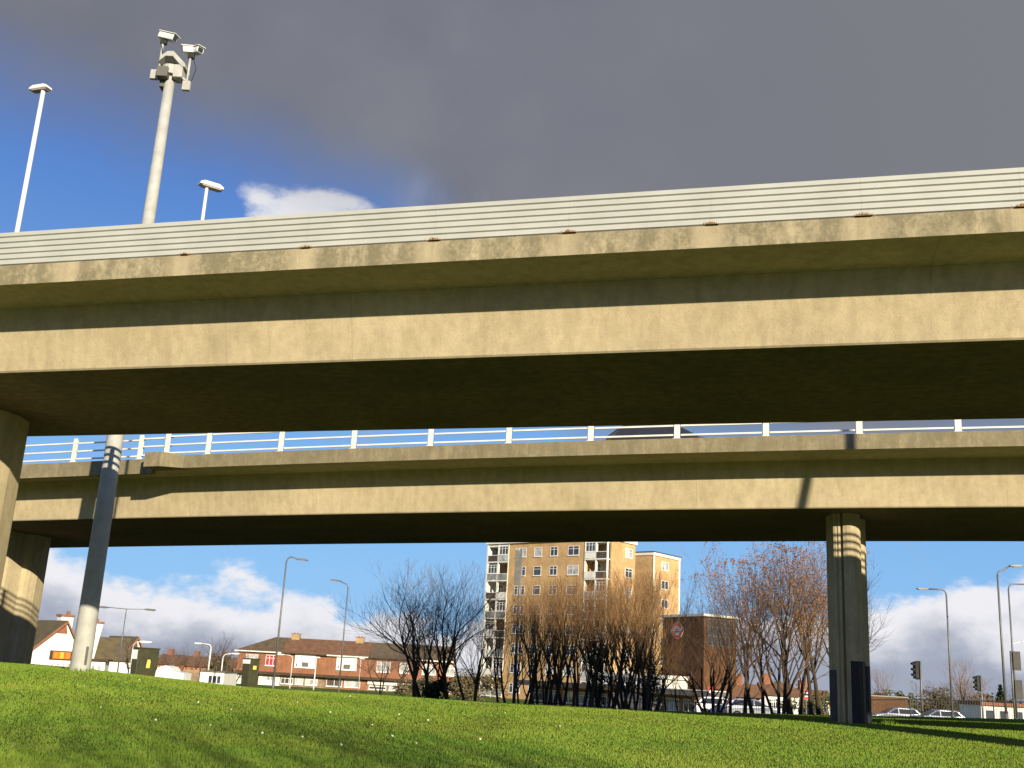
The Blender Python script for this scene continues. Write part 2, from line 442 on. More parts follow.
def sweep(B, sec, x0, x1, name, mats, parent, step=1., mis=None, secf=None, smooth=False, closed=True, bevel=0):
    mb = MB(); xs = []; k = max(1, int(math.ceil((x1 - x0) / step)))
    xs = [x0 + (x1 - x0) * i / k for i in range(k + 1)]
    n = len(sec); per = [0]
    for i in range(n): per.append(per[-1] + math.hypot(sec[(i + 1) % n][0] - sec[i][0], sec[(i + 1) % n][1] - sec[i][1]))
    for x in xs:
        s2 = secf(x) if secf else sec
        for (a, z) in s2: mb.v.append(tuple(pt(B, x, a, z)))
    uvs = []
    for i in range(len(xs) - 1):
        for j in range(n if closed else n - 1):
            a = i * n + j; b2 = i * n + (j + 1) % n
            mb.f.append((a, b2, b2 + n, a + n)); mb.mi.append(mis[j] if mis else 0)
            uvs += [(xs[i], per[j]), (xs[i], per[j + 1]), (xs[i + 1], per[j + 1]), (xs[i + 1], per[j])]
    if closed:
        mb.f.append(tuple(range(n))[::-1]); mb.mi.append(0); uvs += [(xs[0], 0)] * n
        e = (len(xs) - 1) * n; mb.f.append(tuple(e + j for j in range(n))); mb.mi.append(0); uvs += [(xs[-1], 0)] * n
    o = mb.build(name, mats, parent, smooth, world=True, fix=False)
    uvl = o.data.uv_layers.new(name='UVMap')
    flat = [c for u in uvs for c in u]
    uvl.data.foreach_set('uv', flat)
    import bmesh
    bm = bmesh.new(); bm.from_mesh(o.data); bmesh.ops.recalc_face_normals(bm, faces=bm.faces); bm.to_mesh(o.data); bm.free()
    return o

X0, X1 = -62., 60.
def girder_sec(B):
    W, r, w, h, dl = B['W'], B['r'], B['w'], B['h'], B['dl']
    c = .03
    return [(c, 0), (W - c, 0), (W, c), (W + r, h), (W + r + w - .3, h + dl), (W + r + w - .3, h + dl + .16), (-r - w + .3, h + dl + .16), (-r - w + .3, h + dl), (-r, h), (0, c)]
def pier_mesh(mb, a0, b0, ax, an, z0, z1, flip=False, zpaint=None, paint=None, sc_=1.):
    front = [(0, .62), (.17, .06), (.2, 0), (.27, -.025), (.31, .02), (.35, -.02), (.42, 0), (.435, .13), (.485, .13), (.5, -.04), (.62, -.07), (.75, -.055), (.88, .01), (.98, .12), (1.05, .3), (1.06, .55), (1.06, 1.05), (1.12, 1.1), (1.2, 1.17), (1.26, 1.3), (1.28, 1.5)]
    back = [(1.28 - a, 2.3 - b) for a, b in front]
    poly = front + back
    poly = [((a - .64) * sc_, (b - 1.15) * sc_) for a, b in poly]
    if flip: poly = [(-a, b) for a, b in poly][::-1]
    n = len(poly)
    P = Vector((a0, b0, 0))
    def w(p, z, e=0):
        return tuple(P + ax * p[0] + an * p[1] + Vector((0, 0, z)))
    zs = [z0, z1]
    vs = [w(p, z) for z in zs for p in poly]
    fs = [(i, (i + 1) % n, n + (i + 1) % n, n + i) for i in range(n)]
    mb.add(vs, fs); mb.add([w(p, z1) for p in poly], [tuple(range(n))])
    return poly

def build_near():
    B = B1; W, r, w, h, dl, ph = B['W'], B['r'], B['w'], B['h'], B['dl'], B['ph']
    pl = pt(B, -14.9, W / 2, 0)
    root = empty('flyover', (pl.x, pl.y, gz(pl.x, pl.y)), 0, 'nearer concrete flyover with cream ribbed steel barrier, crossing the top of the view', 'flyover', 'concrete flyovers')
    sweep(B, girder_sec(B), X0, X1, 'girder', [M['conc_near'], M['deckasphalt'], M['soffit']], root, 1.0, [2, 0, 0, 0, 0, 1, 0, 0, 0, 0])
    n0 = -r - w
    # barrier joints
    JP = [(303, 0), (435, 1), (572, 2), (710, 3), (860, 4), (1020, 5)]
    XX = [Xat(B, n0, h + dl + ph, p) for p, _ in JP]
    sp = (XX[-1] - XX[0]) / 5; x0 = sum(x - i * sp for i, x in enumerate(XX)) / 6
    pm = concrete('near_parapet_concrete', (.44, .375, .25), .4, .75, None, (x0, sp))
    sec = [(n0, h + dl - .02), (n0 + .3, h + dl - .02), (n0 + .3, h + dl + ph), (n0 + .03, h + dl + ph), (n0, h + dl + ph - .03)]
    sweep(B, sec, X0, X1, 'parapet', [pm, M['conc_near']], root, 1.0, [1, 0, 0, 0, 0])
    nf = W + r + w
    o = sweep(B, [(nf - .3, h + dl - .02), (nf, h + dl - .02), (nf, h + dl + .12), (nf - .3, h + dl + .12)], X0, X1, 'parapet', pm, root, 1.0)
    # corrugated barrier panels
    H = .687; nb = 6; bh = H / nb; pts = []
    for j in range(nb):
        z = h + dl + ph + .01 + j * bh
        pts += [(n0 + .08, z), (n0 + .08, z + .011), (n0 + .045, z + .027), (n0 + .04, z + bh - .014)]
    pts += [(n0 + .10, h + dl + ph + .01 + H)]
    back = [(a + .004, z) for a, z in pts][::-1]
    i = -16
    while x0 + i * sp < 45:
        a = x0 + i * sp
        sweep(B, pts + back, a + .0008, a + sp - .0008, 'barrier_panel', M['cream_steel'], root, sp)
        mb = MB()
        for q in (0.0,):
            P, nn, ax = frame(B, a + q)
            bpt = pt(B, a + q, n0 + .14, h + dl + ph)
            fr = lambda p, bpt=bpt, nn=nn, ax=ax: tuple(bpt + ax * p[0] + nn * p[1] + Vector((0, 0, p[2])))
            mb.box((-.04, 0, 0), (.04, .1, H - .05), 0, fr)
            mb.box((-.09, -.06, -.001), (.09, .12, .02), 0, fr)
            mb.v and None
        mb.build('barrier_post', M['cream_steel'], root, world=True)
        i += 1
    # far-side rails
    for zz in (.32, .54, .76):
        sweep(B, [(nf - .2, h + dl + zz), (nf - .13, h + dl + zz), (nf - .13, h + dl + zz + .065), (nf - .2, h + dl + zz + .065)], X0, X1, 'rail', M['white_rail'], root, 2.)
    x = X0 + 1
    while x < 45:
        mb = MB(); P, nn, ax = frame(B, x); c = pt(B, x, nf - .12, h + dl + .11)
        fr = lambda p: tuple(c + ax * p[0] + nn * p[1] + Vector((0, 0, p[2])))
        mb.box((-.05, 0, 0), (.05, .09, .6), 0, fr); mb.build('rail_post', M['white_rail'], root, world=True); x += 2.6
    # piers
    def pier(X, lat=0.):
        P, nn, ax = frame(B, X); c = P + nn * (W / 2 + lat)
        mb = MB(); pier_mesh(mb, c.x, c.y, ax, nn, gz(c.x, c.y) - .3, c.z + .004, sc_=1.12)
        mb.build('pier', M['pier'], root, world=True)
    pier(P1L); pier(P1R)
    # moss tufts sitting on the ledge at each joint
    names = {0: 'leftmost clear', 1: 'second', 2: 'third', 3: 'fourth', 4: 'fifth', 5: 'rightmost'}
    words = ['brown moss clump on the barrier ledge, below the small white cloud', 'brown moss clump on the barrier ledge, second right of the small white cloud', 'brown moss clump on the barrier ledge, directly above the block of flats', 'brown moss clump on the barrier ledge, above the orange leaved trees', 'brown moss clump on the barrier ledge, above the right-hand pier', 'brown moss clump on the barrier ledge, cut by the right edge']
    for i in range(-1, 6):
        mb = MB(); base = pt(B, x0 + i * sp, n0 + .012, h + dl + ph); k = random.Random(i + 50)
        P, nn, ax = frame(B, x0 + i * sp)
        sz = [.6, .7, .8, .9, .8, 1.0, 1.0][i + 1]
        for q in range(90):
            dx = k.gauss(.03, .085) * sz; b0 = base + ax * dx + nn * k.uniform(-.03, .02)
            hh = k.uniform(.025, .085) * sz * max(.3, 1 - abs(dx) * 3)
            tip = b0 + Vector((k.uniform(-.03, .03), k.uniform(-.03, .02), hh))
            wv = ax * k.uniform(.006, .016)
            mb.add([b0 - wv, b0 + wv, tip], [(0, 1, 2)])
        mb.add([base - ax * .11 * sz - nn * .04, base + ax * .16 * sz - nn * .045, base + ax * .15 * sz + nn * .03, base - ax * .1 * sz + nn * .03, base + ax * .03 * sz + Vector((0, 0, .035 * sz))], [(0, 1, 4), (1, 2, 4), (2, 3, 4), (3, 0, 4)])
        o = mb.build('moss_clump', M['moss'])
        tag(o, ['faint brown moss clump on the barrier ledge, farthest left, under the camera mast', *words][i + 1], 'moss', 'moss clumps at the barrier joints')
def build_far():
    B = B2; W, r, w, h, dl, ph = B['W'], B['r'], B['w'], B['h'], B['dl'], B['ph']
    cpos = None
    # pier positions: centre under the girder
    def pier_at(px, lat):
        lo, hi = -40., 40.
        for _ in range(50):
            m = (lo + hi) / 2
            P, nn, ax = frame(B, m); c = P + nn * (W / 2 + lat)
            if proj((c.x, c.y, 2))[0] < px: lo = m
            else: hi = m
        return m
    XR, XL = pier_at(848.5, -1.6), pier_at(11, -.4)
    P, nn, ax = frame(B, XR); cR = P + nn * (W / 2 - 1.6)
    root = empty('flyover', (cR.x, cR.y, gz(cR.x, cR.y)), 0, 'farther concrete flyover with white post and rail parapet on grooved piers', 'flyover', 'concrete flyovers')
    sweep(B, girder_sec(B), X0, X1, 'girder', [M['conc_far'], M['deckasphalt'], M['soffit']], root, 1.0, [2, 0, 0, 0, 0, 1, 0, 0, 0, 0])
    n0 = -r - w
    XJ = Xat(B, n0, h + dl + .2, 152); XA = Xat(B, n0, h + dl + .2, 168); XB_ = Xat(B, n0, h + dl + .2, 184)
    def fl(x):
        if x <= XA: f = .42
        elif x >= XB_: f = 0
        else: f = .42 * (1 - (x - XA) / (XB_ - XA))
        e = .0 + f * .12
        return [(n0 - f, h + dl - .02), (n0 + .3, h + dl - .02), (n0 + .3, h + dl + ph + e), (n0 - f, h + dl + ph + e)]
    sweep(B, fl(0), XB_, X1, 'parapet', [M['conc_par2'], M['conc_far']], root, 1.0, [1, 0, 0, 0])
    o = sweep(B, fl(0), XJ, XB_ - .003, 'parapet', M['conc_par2'], root, .15, None, fl); o['label'] = 'flared concrete end block of the parapet'
    lo_ = [(n0 + .12, h + dl - .14), (n0 + .3, h + dl - .14), (n0 + .3, h + dl + ph - .05), (n0 + .12, h + dl + ph - .05)]
    sweep(B, lo_, X0, XJ - .05, 'parapet', M['conc_par2'], root, 1.0)
    nf = W + r + w
    sweep(B, [(nf - .3, h + dl - .02), (nf, h + dl - .02), (nf, h + dl + ph), (nf - .3, h + dl + ph)], X0, X1, 'parapet', M['conc_par2'], root, 1.0)
    # posts (photo positions) and rails
    ptop = h + dl + ph
    pxs = [70.5, 137, 165.5, 207, 280, 353, 430, 508.5, 590.5, 677, 766, 859.5, 958.5]
    PX = [Xat(B, n0 + .1, ptop, p) for p in pxs]
    d = PX[5] - PX[4]; left = [PX[0] - d * (i + 1) for i in range(12)][::-1]; d2 = PX[-1] - PX[-2]; right = [PX[-1] + d2 * (i + 1) for i in range(8)]
    allx = left + PX + right
    for x in allx:
        P, nn, ax = frame(B, x); dz = -.05 if x < XJ else (.05 if x < XA + .2 else 0)
        c = pt(B, x, n0 + (.16 if x < XJ else .06), ptop + dz)
        fr = lambda p: tuple(c + ax * p[0] + nn * p[1] + Vector((0, 0, p[2])))
        mb = MB(); mb.box((-.085, .03, 0), (.085, .05, .86), 0, fr); mb.box((-.06, .05, 0), (.06, .12, .8), 0, fr); mb.box((-.12, -.02, 0), (.12, .16, .018), 0, fr)
        mb.build('rail_post', M['white_rail'], root, world=True, bevel=.004)
    k = random.Random(3)
    for a, b2 in zip(allx, allx[1:]):
        if b2 < XJ + .01: off, dz = .22, -.05
        elif a < XJ: off, dz = .19, -.02
        else: off, dz = .12, 0
        for zz in (.10, .385, .67):
            sag = k.uniform(-.008, .008)
            sweep(B, [(n0 + off, ptop + dz + zz + sag), (n0 + off + .05, ptop + dz + zz + sag), (n0 + off + .05, ptop + dz + zz + .05 + sag), (n0 + off, ptop + dz + zz + .05 + sag)], a + .1, b2 - .1, 'rail', M['white_rail'], root, 1.5)
            # sleeve
        mb = MB()
        for zz in (.10, .385, .67):
            c = pt(B, b2 - .12, n0 + off + .025, ptop + dz + zz + .025); c2 = pt(B, b2 + .12, n0 + off + .025, ptop + dz + zz + .025); mb.tube([c, c2], .02, 6)
        mb.build('rail_sleeve', M['lampgrey'], root, world=True)
    # piers
    for X, lat, painted in ((XR, -1.6, True), (XL, -.4, False)):
        P, nn, ax = frame(B, X); c = P + nn * (W / 2 + lat)
        mb = MB(); z0 = gz(c.x, c.y); poly = pier_mesh(mb, c.x, c.y, ax, nn, z0 - .3, c.z + .004, sc_=.92 if painted else 1.)
        po = mb.build('pier', M['pier'], root, world=True)
        if painted:
            # black bitumen paint on the left chamfer and right lobe, as thin coats
            pb = MB()
            def coat(i0, i1, zt, zb=-.15):
                for i in range(i0, i1):
                    a, b2 = Vector(poly[i]), Vector(poly[(i + 1) % len(poly)])
                    t = (b2 - a); nrm = Vector((t.y, -t.x)).normalized() * .006
                    q = [c + ax * (p.x + nrm.x) + nn * (p.y + nrm.y) for p in (a, b2)]
                    zt_i = zt(i) if callable(zt) else zt
                    pb.add([(q[0].x, q[0].y, z0 + zb), (q[1].x, q[1].y, z0 + zb), (q[1].x, q[1].y, z0 + zt_i), (q[0].x, q[0].y, z0 + zt_i)], [(0, 1, 2, 3)])
            coat(len(poly) - 4, len(poly), 1.45); coat(0, 2, 1.45)
            coat(10, 17, 1.72); coat(17, 25, 1.62)
            pb.build('black_paint_coat', M['pitch'], root, world=True)
    return root, XR, XL
P1R = 15.9
P1L = 0.
for _i in range(60):
    _c, _n, _a = frame(B1, P1L); _q = _c + _n * (B1['W'] / 2)
    P1L += (-27 - proj((_q.x, _q.y, 5.))[0]) * .01
build_near()
far_root, XR, XL = build_far()

# car on the far flyover --------------------------------------------------
def make_car(name, label, body, loc, yaw, scale=1., group='cars', kind='hatch', roll=0):
    root = empty(name, loc, yaw, label, 'car', group)
    # profile x forward, z up
    if kind == 'van':
        prof = [(-2.3, .35), (-2.35, .9), (-2.3, 1.75), (-2.1, 1.92), (.9, 1.92), (1.25, 1.8), (1.75, 1.15), (2.35, .98), (2.45, .7), (2.42, .32)]
        glass = [(.95, 1.7), (1.2, 1.7), (1.62, 1.15), (.95, 1.15)]; gl2 = [(-2.0, 1.15), (-2.0, 1.72), (.85, 1.72), (.85, 1.15)]
        top = 1.6
    else:
        prof = [(-2.0, .32), (-2.05, .75), (-1.98, .98), (-1.55, 1.38), (-1.2, 1.46), (-.1, 1.46), (.25, 1.38), (.95, .98), (1.75, .86), (2.02, .68), (2.05, .32)]
        glass = [(-.05, 1.36), (.22, 1.3), (.78, .98), (-.05, .98)]; gl2 = [(-1.75, 1.0), (-1.45, 1.34), (-.13, 1.37), (-.13, .98)]
        top = .98
    mb = MB(); hw = .84; n = len(prof)
    vs = []
    for s in (-1, 1):
        for (x, z) in prof:
            k = hw if z < top else hw - (z - top) * .38
            vs.append((x, s * k, z))
    mid = [(x, -(hw * .0), z) for x, z in prof]
    fs = [tuple(range(n))[::-1], tuple(range(n, 2 * n))] + [(i, (i + 1) % n, n + (i + 1) % n, n + i) for i in range(n)]
    mb.add(vs, fs); mb.build('body', M[body], root, bevel=.06)
    def side(poly, nm):
        for s in (-1, 1):
            g = MB(); v = []
            for x, z in poly:
                k = hw if z < top else hw - (z - top) * .38
                v.append((x, s * (k + .006), z))
            g.add(v, [tuple(range(len(v)))]); g.build(nm, M['darkglass'], root)
    side(glass, 'side_window'); side(gl2, 'side_window')
    # windscreens
    g = MB(); i = 6 if kind != 'van' else 5
    a, b2 = prof[i], prof[i + 1]
    def scr(a, b2, o):
        ka = hw - (a[1] - top) * .38 - .12 if a[1] > top else hw - .12; kb = hw - (b2[1] - top) * .38 - .12 if b2[1] > top else hw - .12
        return [(a[0] + o, -ka, a[1] + .01), (a[0] + o, ka, a[1] + .01), (b2[0] + o - .05, kb, b2[1] + .045), (b2[0] + o - .05, -kb, b2[1] + .045)]
    g.add(scr(a, b2, .012), [(0, 1, 2, 3)]); g.build('windscreen', M['darkglass'], root)
    g = MB(); a, b2 = (prof[3], prof[2]) if kind != 'van' else (prof[2], prof[1])
    g.add([(a[0] - .02, -.6, a[1]), (a[0] - .02, .6, a[1]), (b2[0] - .02, .68, b2[1] + .05), (b2[0] - .02, -.68, b2[1] + .05)], [(0, 1, 2, 3)]); g.build('rear_window', M['darkglass'], root)
    for sx in (-1.3, 1.3):
        for s in (-1, 1):
            t = MB(); t.disc((sx, .32), .32, s * .7, s * .86, 18); w = t.build('wheel', M['tyre'], root)
            t = MB(); t.disc((sx, .32), .19, s * .83, s * .868, 14); t.build('rim', M['signgrey'], w)
    for s in (-1, 1):
        t = MB(); t.box((1.86, s * .62 - .16, .62), (2.06, s * .62 + .16, .76)); t.build('headlight', M['panelight'], root)
        t = MB(); t.box((-2.07, s * .68 - .1, .7), (-1.95, s * .68 + .1, .9)); t.build('tail_light', M['redlens'], root)
    root.scale = (scale,) * 3
    return root
def car_on_deck():
    B = B2
    X = Xat(B, 2.2, 2.2, 672); P, nn, ax = frame(B, X); c = pt(B, X, 2.1, B['h'] + B['dl'] + .16)
    make_car('parked_car', 'charcoal car seen over the rails of the farther flyover', 'cardark', c, math.atan2(ax.y, ax.x), 1., 'cars')
car_on_deck()

# ------------------------------------------------------------------ mast with cameras
def build_mast():
    Y = 31.94
    b = at(80, 668, Y); tp = at(170.2, 72, Y)
    x = b.x
    H = tp.z - b.z; zg = gz(x, Y) - .05
    root = empty('camera_mast', (x, Y, zg), 0, 'tall thick grey camera mast standing between the two flyovers', 'camera mast')
    H = tp.z - zg
    r0_, r1_ = .285, .16
    mb = MB(); zs = [0, .02, .5, 2, 5, 9, 9.02, 12, H]
    mb.tube([(0, 0, z) for z in zs], [r0_ - (r0_ - r1_) * z / H for z in zs], 28); mb.build('pole', M['mast'], root, True)
    mb = MB(); mb.tube([(0, 0, 11.2), (0, 0, 11.26)], [.232, .232], 28); mb.build('collar', M['mast'], root)
    mb = MB(); fr = lambda p: p
    mb.box((.14, -.27, .55), (.30, -.262, 1.0)); 
    mb = MB(); a = R(-50)
    pts = []
    mb.tube([(.2, -.19, .25), (.2, -.19, .75)], [.04, .04], 6); mb.build('access_door', M['signgrey'], root)
    px = Y / (F * math.cos(0)) / 1.0  # metres per pixel (approx.)
    s = .0335
    # head platform
    mb = MB(); mb.tube([(0, 0, H - .18), (0, 0, H + .14)], [.3, .3], 16); mb.build('head_drum', M['mast'], root)
    mb = MB(); mb.box((-.34, -.4, H - .38), (.02, -.1, H - .02)); mb.box((-.3, -.1, H - .6), (-.05, .3, H - .2)); mb.build('equipment_box', M['signgrey'], root, bevel=.015)
    mb = MB(); mb.box((.16, -.28, H - .32), (.46, .16, H + .14)); mb.build('equipment_box', M['mast'], root, bevel=.02)
    # hood : sloped cover
    mb = MB(); mb.prism([(-.36, .22), (-.3, .44), (-.12, .6), (.08, .62), (.52, .18), (.54, .04), (.42, .06), (.08, .42), (-.16, .42)], -.3, .3, 0, lambda p: (p[0], p[1], p[2] + H), 'y'); mb.build('hood', M['mast'], root, bevel=.015)
    # arms and cameras
    def camera(ax_, zb, zt, yaw, tilt, double=False):
        mb = MB(); mb.tube([(ax_, -.1, H + zb), (ax_, -.1, H + zt)], [.04, .04], 10); arm = mb.build('camera_arm', M['mast'], root, True)
        mb = MB(); mb.box((ax_ - .24 if ax_ < 0 else ax_ - .12, -.18, H + zb - .17), (ax_ + .08 if ax_ < 0 else ax_ + .14, -.04, H + zb + .17)); mb.build('counterweight', M['mast'], arm, bevel=.02)
        mb = MB(); mb.box((ax_ - .08, -.16, H + zt - .02), (ax_ + .12, -.02, H + zt + .16)); mb.build('pan_head', M['black'], arm, bevel=.01)
        heads = [(yaw, 0)] if not double else [(R(200), -.1), (R(-40), .12)]
        for yw, dx in heads:
            Rm = Matrix.Translation((ax_ + dx + .05, -.1, H + zt + .27)) @ Matrix.Rotation(yw, 4, 'Z') @ Matrix.Rotation(tilt, 4, 'Y')
            fr = lambda p: tuple(Rm @ Vector(p))
            L = .6 if not double else .36
            mb = MB(); mb.prism([(-.11, -.1), (.11, -.1), (.13, .0), (.11, .11), (-.11, .11), (-.13, 0)], -L * .35, L * .65, 0, fr, 'x'); hs = mb.build('camera_housing', M['lampwhite'], arm, bevel=.015)
            mb = MB(); mb.box((-L * .38, -.15, .115), (L * .78, .15, .135), 0, fr); mb.build('sun_shield', M['lampwhite'], hs)
            mb = MB(); mb.box((L * .65, -.09, -.08), (L * .665, .09, .08), 0, fr); mb.build('lens', M['darkglass'], hs)
    camera(-.38, -.2, .98, R(-15), R(18)); camera(.6, -.55, .5, R(195), R(10), True)
    mb = MB(); mb.tube([(-.38, -.1, H - .1), (0, -.05, H - .05), (.6, -.1, H - .35)], .05, 8); mb.build('crossarm', M['mast'], root)
    # cables
    mb = MB(); mb.tube([(-.42, -.12, H + .95), (-.3, -.2, H + .6), (-.36, -.15, H + .3), (-.2, -.2, H)], .012, 5); mb.build('cable', M['black'], root); mb = MB()
    mb.tube([(.72, -.1, H + .45), (.84, -.1, H + .1), (.76, -.1, H - .3), (.64, -.1, H - .45)], .012, 5); mb.build('cable', M['black'], root)
build_mast()

# ------------------------------------------------------------------ lamps
def lamp(basepx, toppx, Y, label, arm=None, mat='lampgrey', r=.09, head='flat', group='street lamps', zbase=None, name='street_lamp', arms2=None):
    tp = at(toppx[0], toppx[1], Y); X = tp.x
    zb = gz(X, Y) - .05 if zbase is None else zbase
    root = empty(name, (X, Y, zb), 0, label, 'street lamp', group); H = tp.z - zb
    mb = MB()
    if arm is None and arms2 is None:
        mb.tube([(0, 0, 0), (0, 0, H * .15), (0, 0, H)], [r, r * .95, r * .6], 12)
    else: 
        mb.tube([(0, 0, 0), (0, 0, 1.2)], [r * 1.15, r * 1.15], 12); mb.tube([(0, 0, 1.2), (0, 0, H - .45)], [r * .85, r * .6], 12)
    mb.build('pole', M[mat], root, True)
    if arm is not None:
        sgn, L, rise = arm
        mb = MB(); pts = [(0, 0, H - .45)]
        for q in range(1, 6):
            a = q / 5 * math.pi / 2; pts.append((sgn * .4 * (1 - math.cos(a)), 0, H - .45 + .4 * math.sin(a)))
        pts.append((sgn * (L - .6), 0, H - .05 + rise)); mb.tube(pts, r * .55, 8); mb.build('arm', M[mat], root, True)
        lantern(root, (sgn * (L - .65), 0, H - .05 + rise), sgn, .9, mat, rise)
    elif arms2:
        mb = MB(); mb.tube([(0, 0, H - .45), (0, 0, H)], r * .6, 8); mb.tube([(-arms2, 0, H + .05), (0, 0, H), (arms2, 0, H + .05)], r * .45, 8); mb.build('arm', M[mat], root, True)
        for sg in (-1, 1): lantern(root, (sg * (arms2 - .1), 0, H + .05), sg, .85, mat, 0)
    else:
        lantern(root, (-.22 if head == 'left' else .0, 0, H), 1 if head != 'left' else -1, .0, mat, 0, head)
    return root
def lantern(root, p, sg, L, mat, rise, style='arm'):
    mb = MB(); x, y, z = p
    if style == 'arm':
        pr = [(0, -.035), (.12, -.07), (L * .8, -.08), (L, -.03), (L * .93, .05), (.25, .07), (0, .035)]
        fr = lambda q: (x + sg * q[0], y + q[1], z + q[2] + q[0] * rise * .25)
        mb.prism(pr, -.13, .13, 0, fr, 'y'); o = mb.build('lantern', M[mat], root, bevel=.02)
        mb = MB(); mb.box((.25, -.1, -.1), (L * .8, .1, -.082), 0, fr); mb.build('lens', M['lens'], o)
    else:
        d = -1 if style == 'left' else 1
        # shoebox lantern over the post, long axis partly toward the viewer
        a = R(35) if d > 0 else R(160)
        Rm = Matrix.Translation((x, y, z + .02)) @ Matrix.Rotation(a, 4, 'Z')
        fr = lambda q: tuple(Rm @ Vector((q[0], q[1], q[2])))
        k = .34
        pr = [(-k, -.02), (-k * .9, .12), (-k * .55, .2), (k * .6, .2), (k * .95, .1), (k, -.02)]
        pr = [(u + (.1 if d > 0 else .12), v * .62) for u, v in pr]
        mb.prism(pr, -.13, .13, 0, fr, 'y'); o = mb.build('lantern', M[mat], root, bevel=.03)
        mb = MB(); mb.box((-.15, -.1, -.035), (.36, .1, -.015), 0, fr); mb.build('lens', M['lens'], o)

def deckz(B, px, n):
    X = Xat(B, n, B['h'] + B['dl'] + .16, px); return X, pt(B, X, n, B['h'] + B['dl'] + .16)
def deck_lamp(toppx, n, label, r, flip):
    B = B1; X = -20.
    for _ in range(60):
        P = pt(B, X, n, 8.)
        q = proj(at(toppx[0], toppx[1], P.y)); t = at(toppx[0], toppx[1], P.y)
        X = X + (t.x - P.x) * .6
    P = pt(B, X, n, B['h'] + B['dl'] + .15)
    root = empty('street_lamp', P, 0, label, 'street lamp', 'lamps on the nearer flyover'); H = t.z - P.z
    mb = MB(); mb.tube([(0, 0, 0), (0, 0, H)], [r, r * .85], 14); mb.build('pole', M['lampwhite'], root, True)
    lantern(root, (0, 0, H), 1, 0, 'lampwhite', 0, 'left' if flip else 'right')
    return root
deck_lamp((43.5, 90), 6.2, 'tall white post lamp with flat head at the left edge above the barrier', .072, True)
deck_lamp((207, 187), 6.2, 'short white post lamp with flat head right of the camera mast', .052, False)
# lamp whose shadow falls across the far girder (stands just right of the frame)
_P = pt(B1, 15.85, .4, B1['h'] + B1['dl'] + .15)
_r = empty('street_lamp', _P, 0, 'white post lamp on the nearer flyover just outside the right edge', 'street lamp', 'lamps on the nearer flyover')
_m = MB(); _m.tube([(0, 0, 0), (0, 0, 8.2)], [.13, .105], 14); _m.build('pole', M['lampwhite'], _r, True); lantern(_r, (0, 0, 8.2), 1, 0, 'lampwhite', 0, 'right')

lamp(None, (287, 556), 80, 'tall grey lamp with arm bent to the right, in front of the brick shop terrace', (1, 1.35, -.12))
lamp(None, (348.5, 583), 101, 'tall grey lamp with arm bent left, between the terrace and the bare trees', (-1, 1.45, .22))
lamp(None, (126.5, 609), 85, 'thin lamp with two arms beside the white gabled pub', arms2=1.5, r=.06)
lamp(None, (134, 640.5), 78, 'short lamp with pale head peeping over the dark green cabinet by the pub', (1, 1.05, .0), 'lampwhite', .04)
lamp(None, (211.5, 644), 120, 'white lamp with arm to the left between the fence and the shop terrace', (-1, 1.6, .05), 'lampwhite', .11)
lamp(None, (223.5, 653.5), 118, 'white lamp with arm to the right beside the left end of the terrace', (1, 1.5, .1), 'lampwhite', .09)
lamp(None, (293, 655), 125, 'slim white lamp with arm to the left beside the first shop banner', (-1, 1.6, .05), 'lampwhite', .07)
lamp(None, (316.5, 658), 125, 'slim white post lamp between the two white banners', None, 'lampwhite', .08)
lamp(None, (361, 659), 125, 'slim white post right of the second white banner', None, 'lampwhite', .05)
lamp(None, (946, 589), 82, 'tall grey lamp with arm to the left beyond the traffic signals on the right', (-1, 2.0, -.02), 'lampgrey', .1)
lamp(None, (997, 569), 70, 'tallest grey lamp on the right with arm rising to the right', (1, 1.45, .3), 'lampgrey', .1)
lamp(None, (1008, 583), 76, 'grey lamp cut by the right edge, arm pointing right', (1, 1.9, .02), 'lampgrey', .09)
lamp(None, (1011, 643), 144, 'distant lamp at the right edge seen below the nearer lamp arms', (1, 2.0, .3), 'lampwhite', .08)
lamp(None, (916, 682), 190, 'very distant small lamp beside the left traffic signal', (-1, 1.6, .1), 'lampgrey', .12)

# blue pole with tall grey sign panel in front of the flats
def banner_pole():
    Y = 62; tp = at(521.5, 549, Y); zb = gz(tp.x, Y) - .05; H = tp.z - zb
    root = empty('sign_post', (tp.x, Y, zb), 0, 'tall slim pole with long grey panel in front of the flats', 'sign post')
    MB().tube([(0, 0, 0), (0, 0, 3.2)], [.10, .09], 12).build('lower_pole', M['bluepole'], root, True)
    MB().tube([(0, 0, 3.2), (0, 0, H)], [.07, .06], 12).build('upper_pole', M['lampgrey'], root, True)
    MB().box((-.33, -.08, H - 2.05), (-.03, .0, H - .1)).build('sign_panel', M['signgrey'], root, bevel=.01)
    MB().box((-.06, -.04, H - 1.9), (.06, .1, H - 1.8)).box((-.06, -.04, H - .4), (.06, .1, H - .3)).build('bracket', M['lampgrey'], root)
    MB().tube([(.0, -.1, 4.45), (.0, -.1, 4.7)], .06, 8).build('small_lamp', M['lampwhite'], root)
banner_pole()

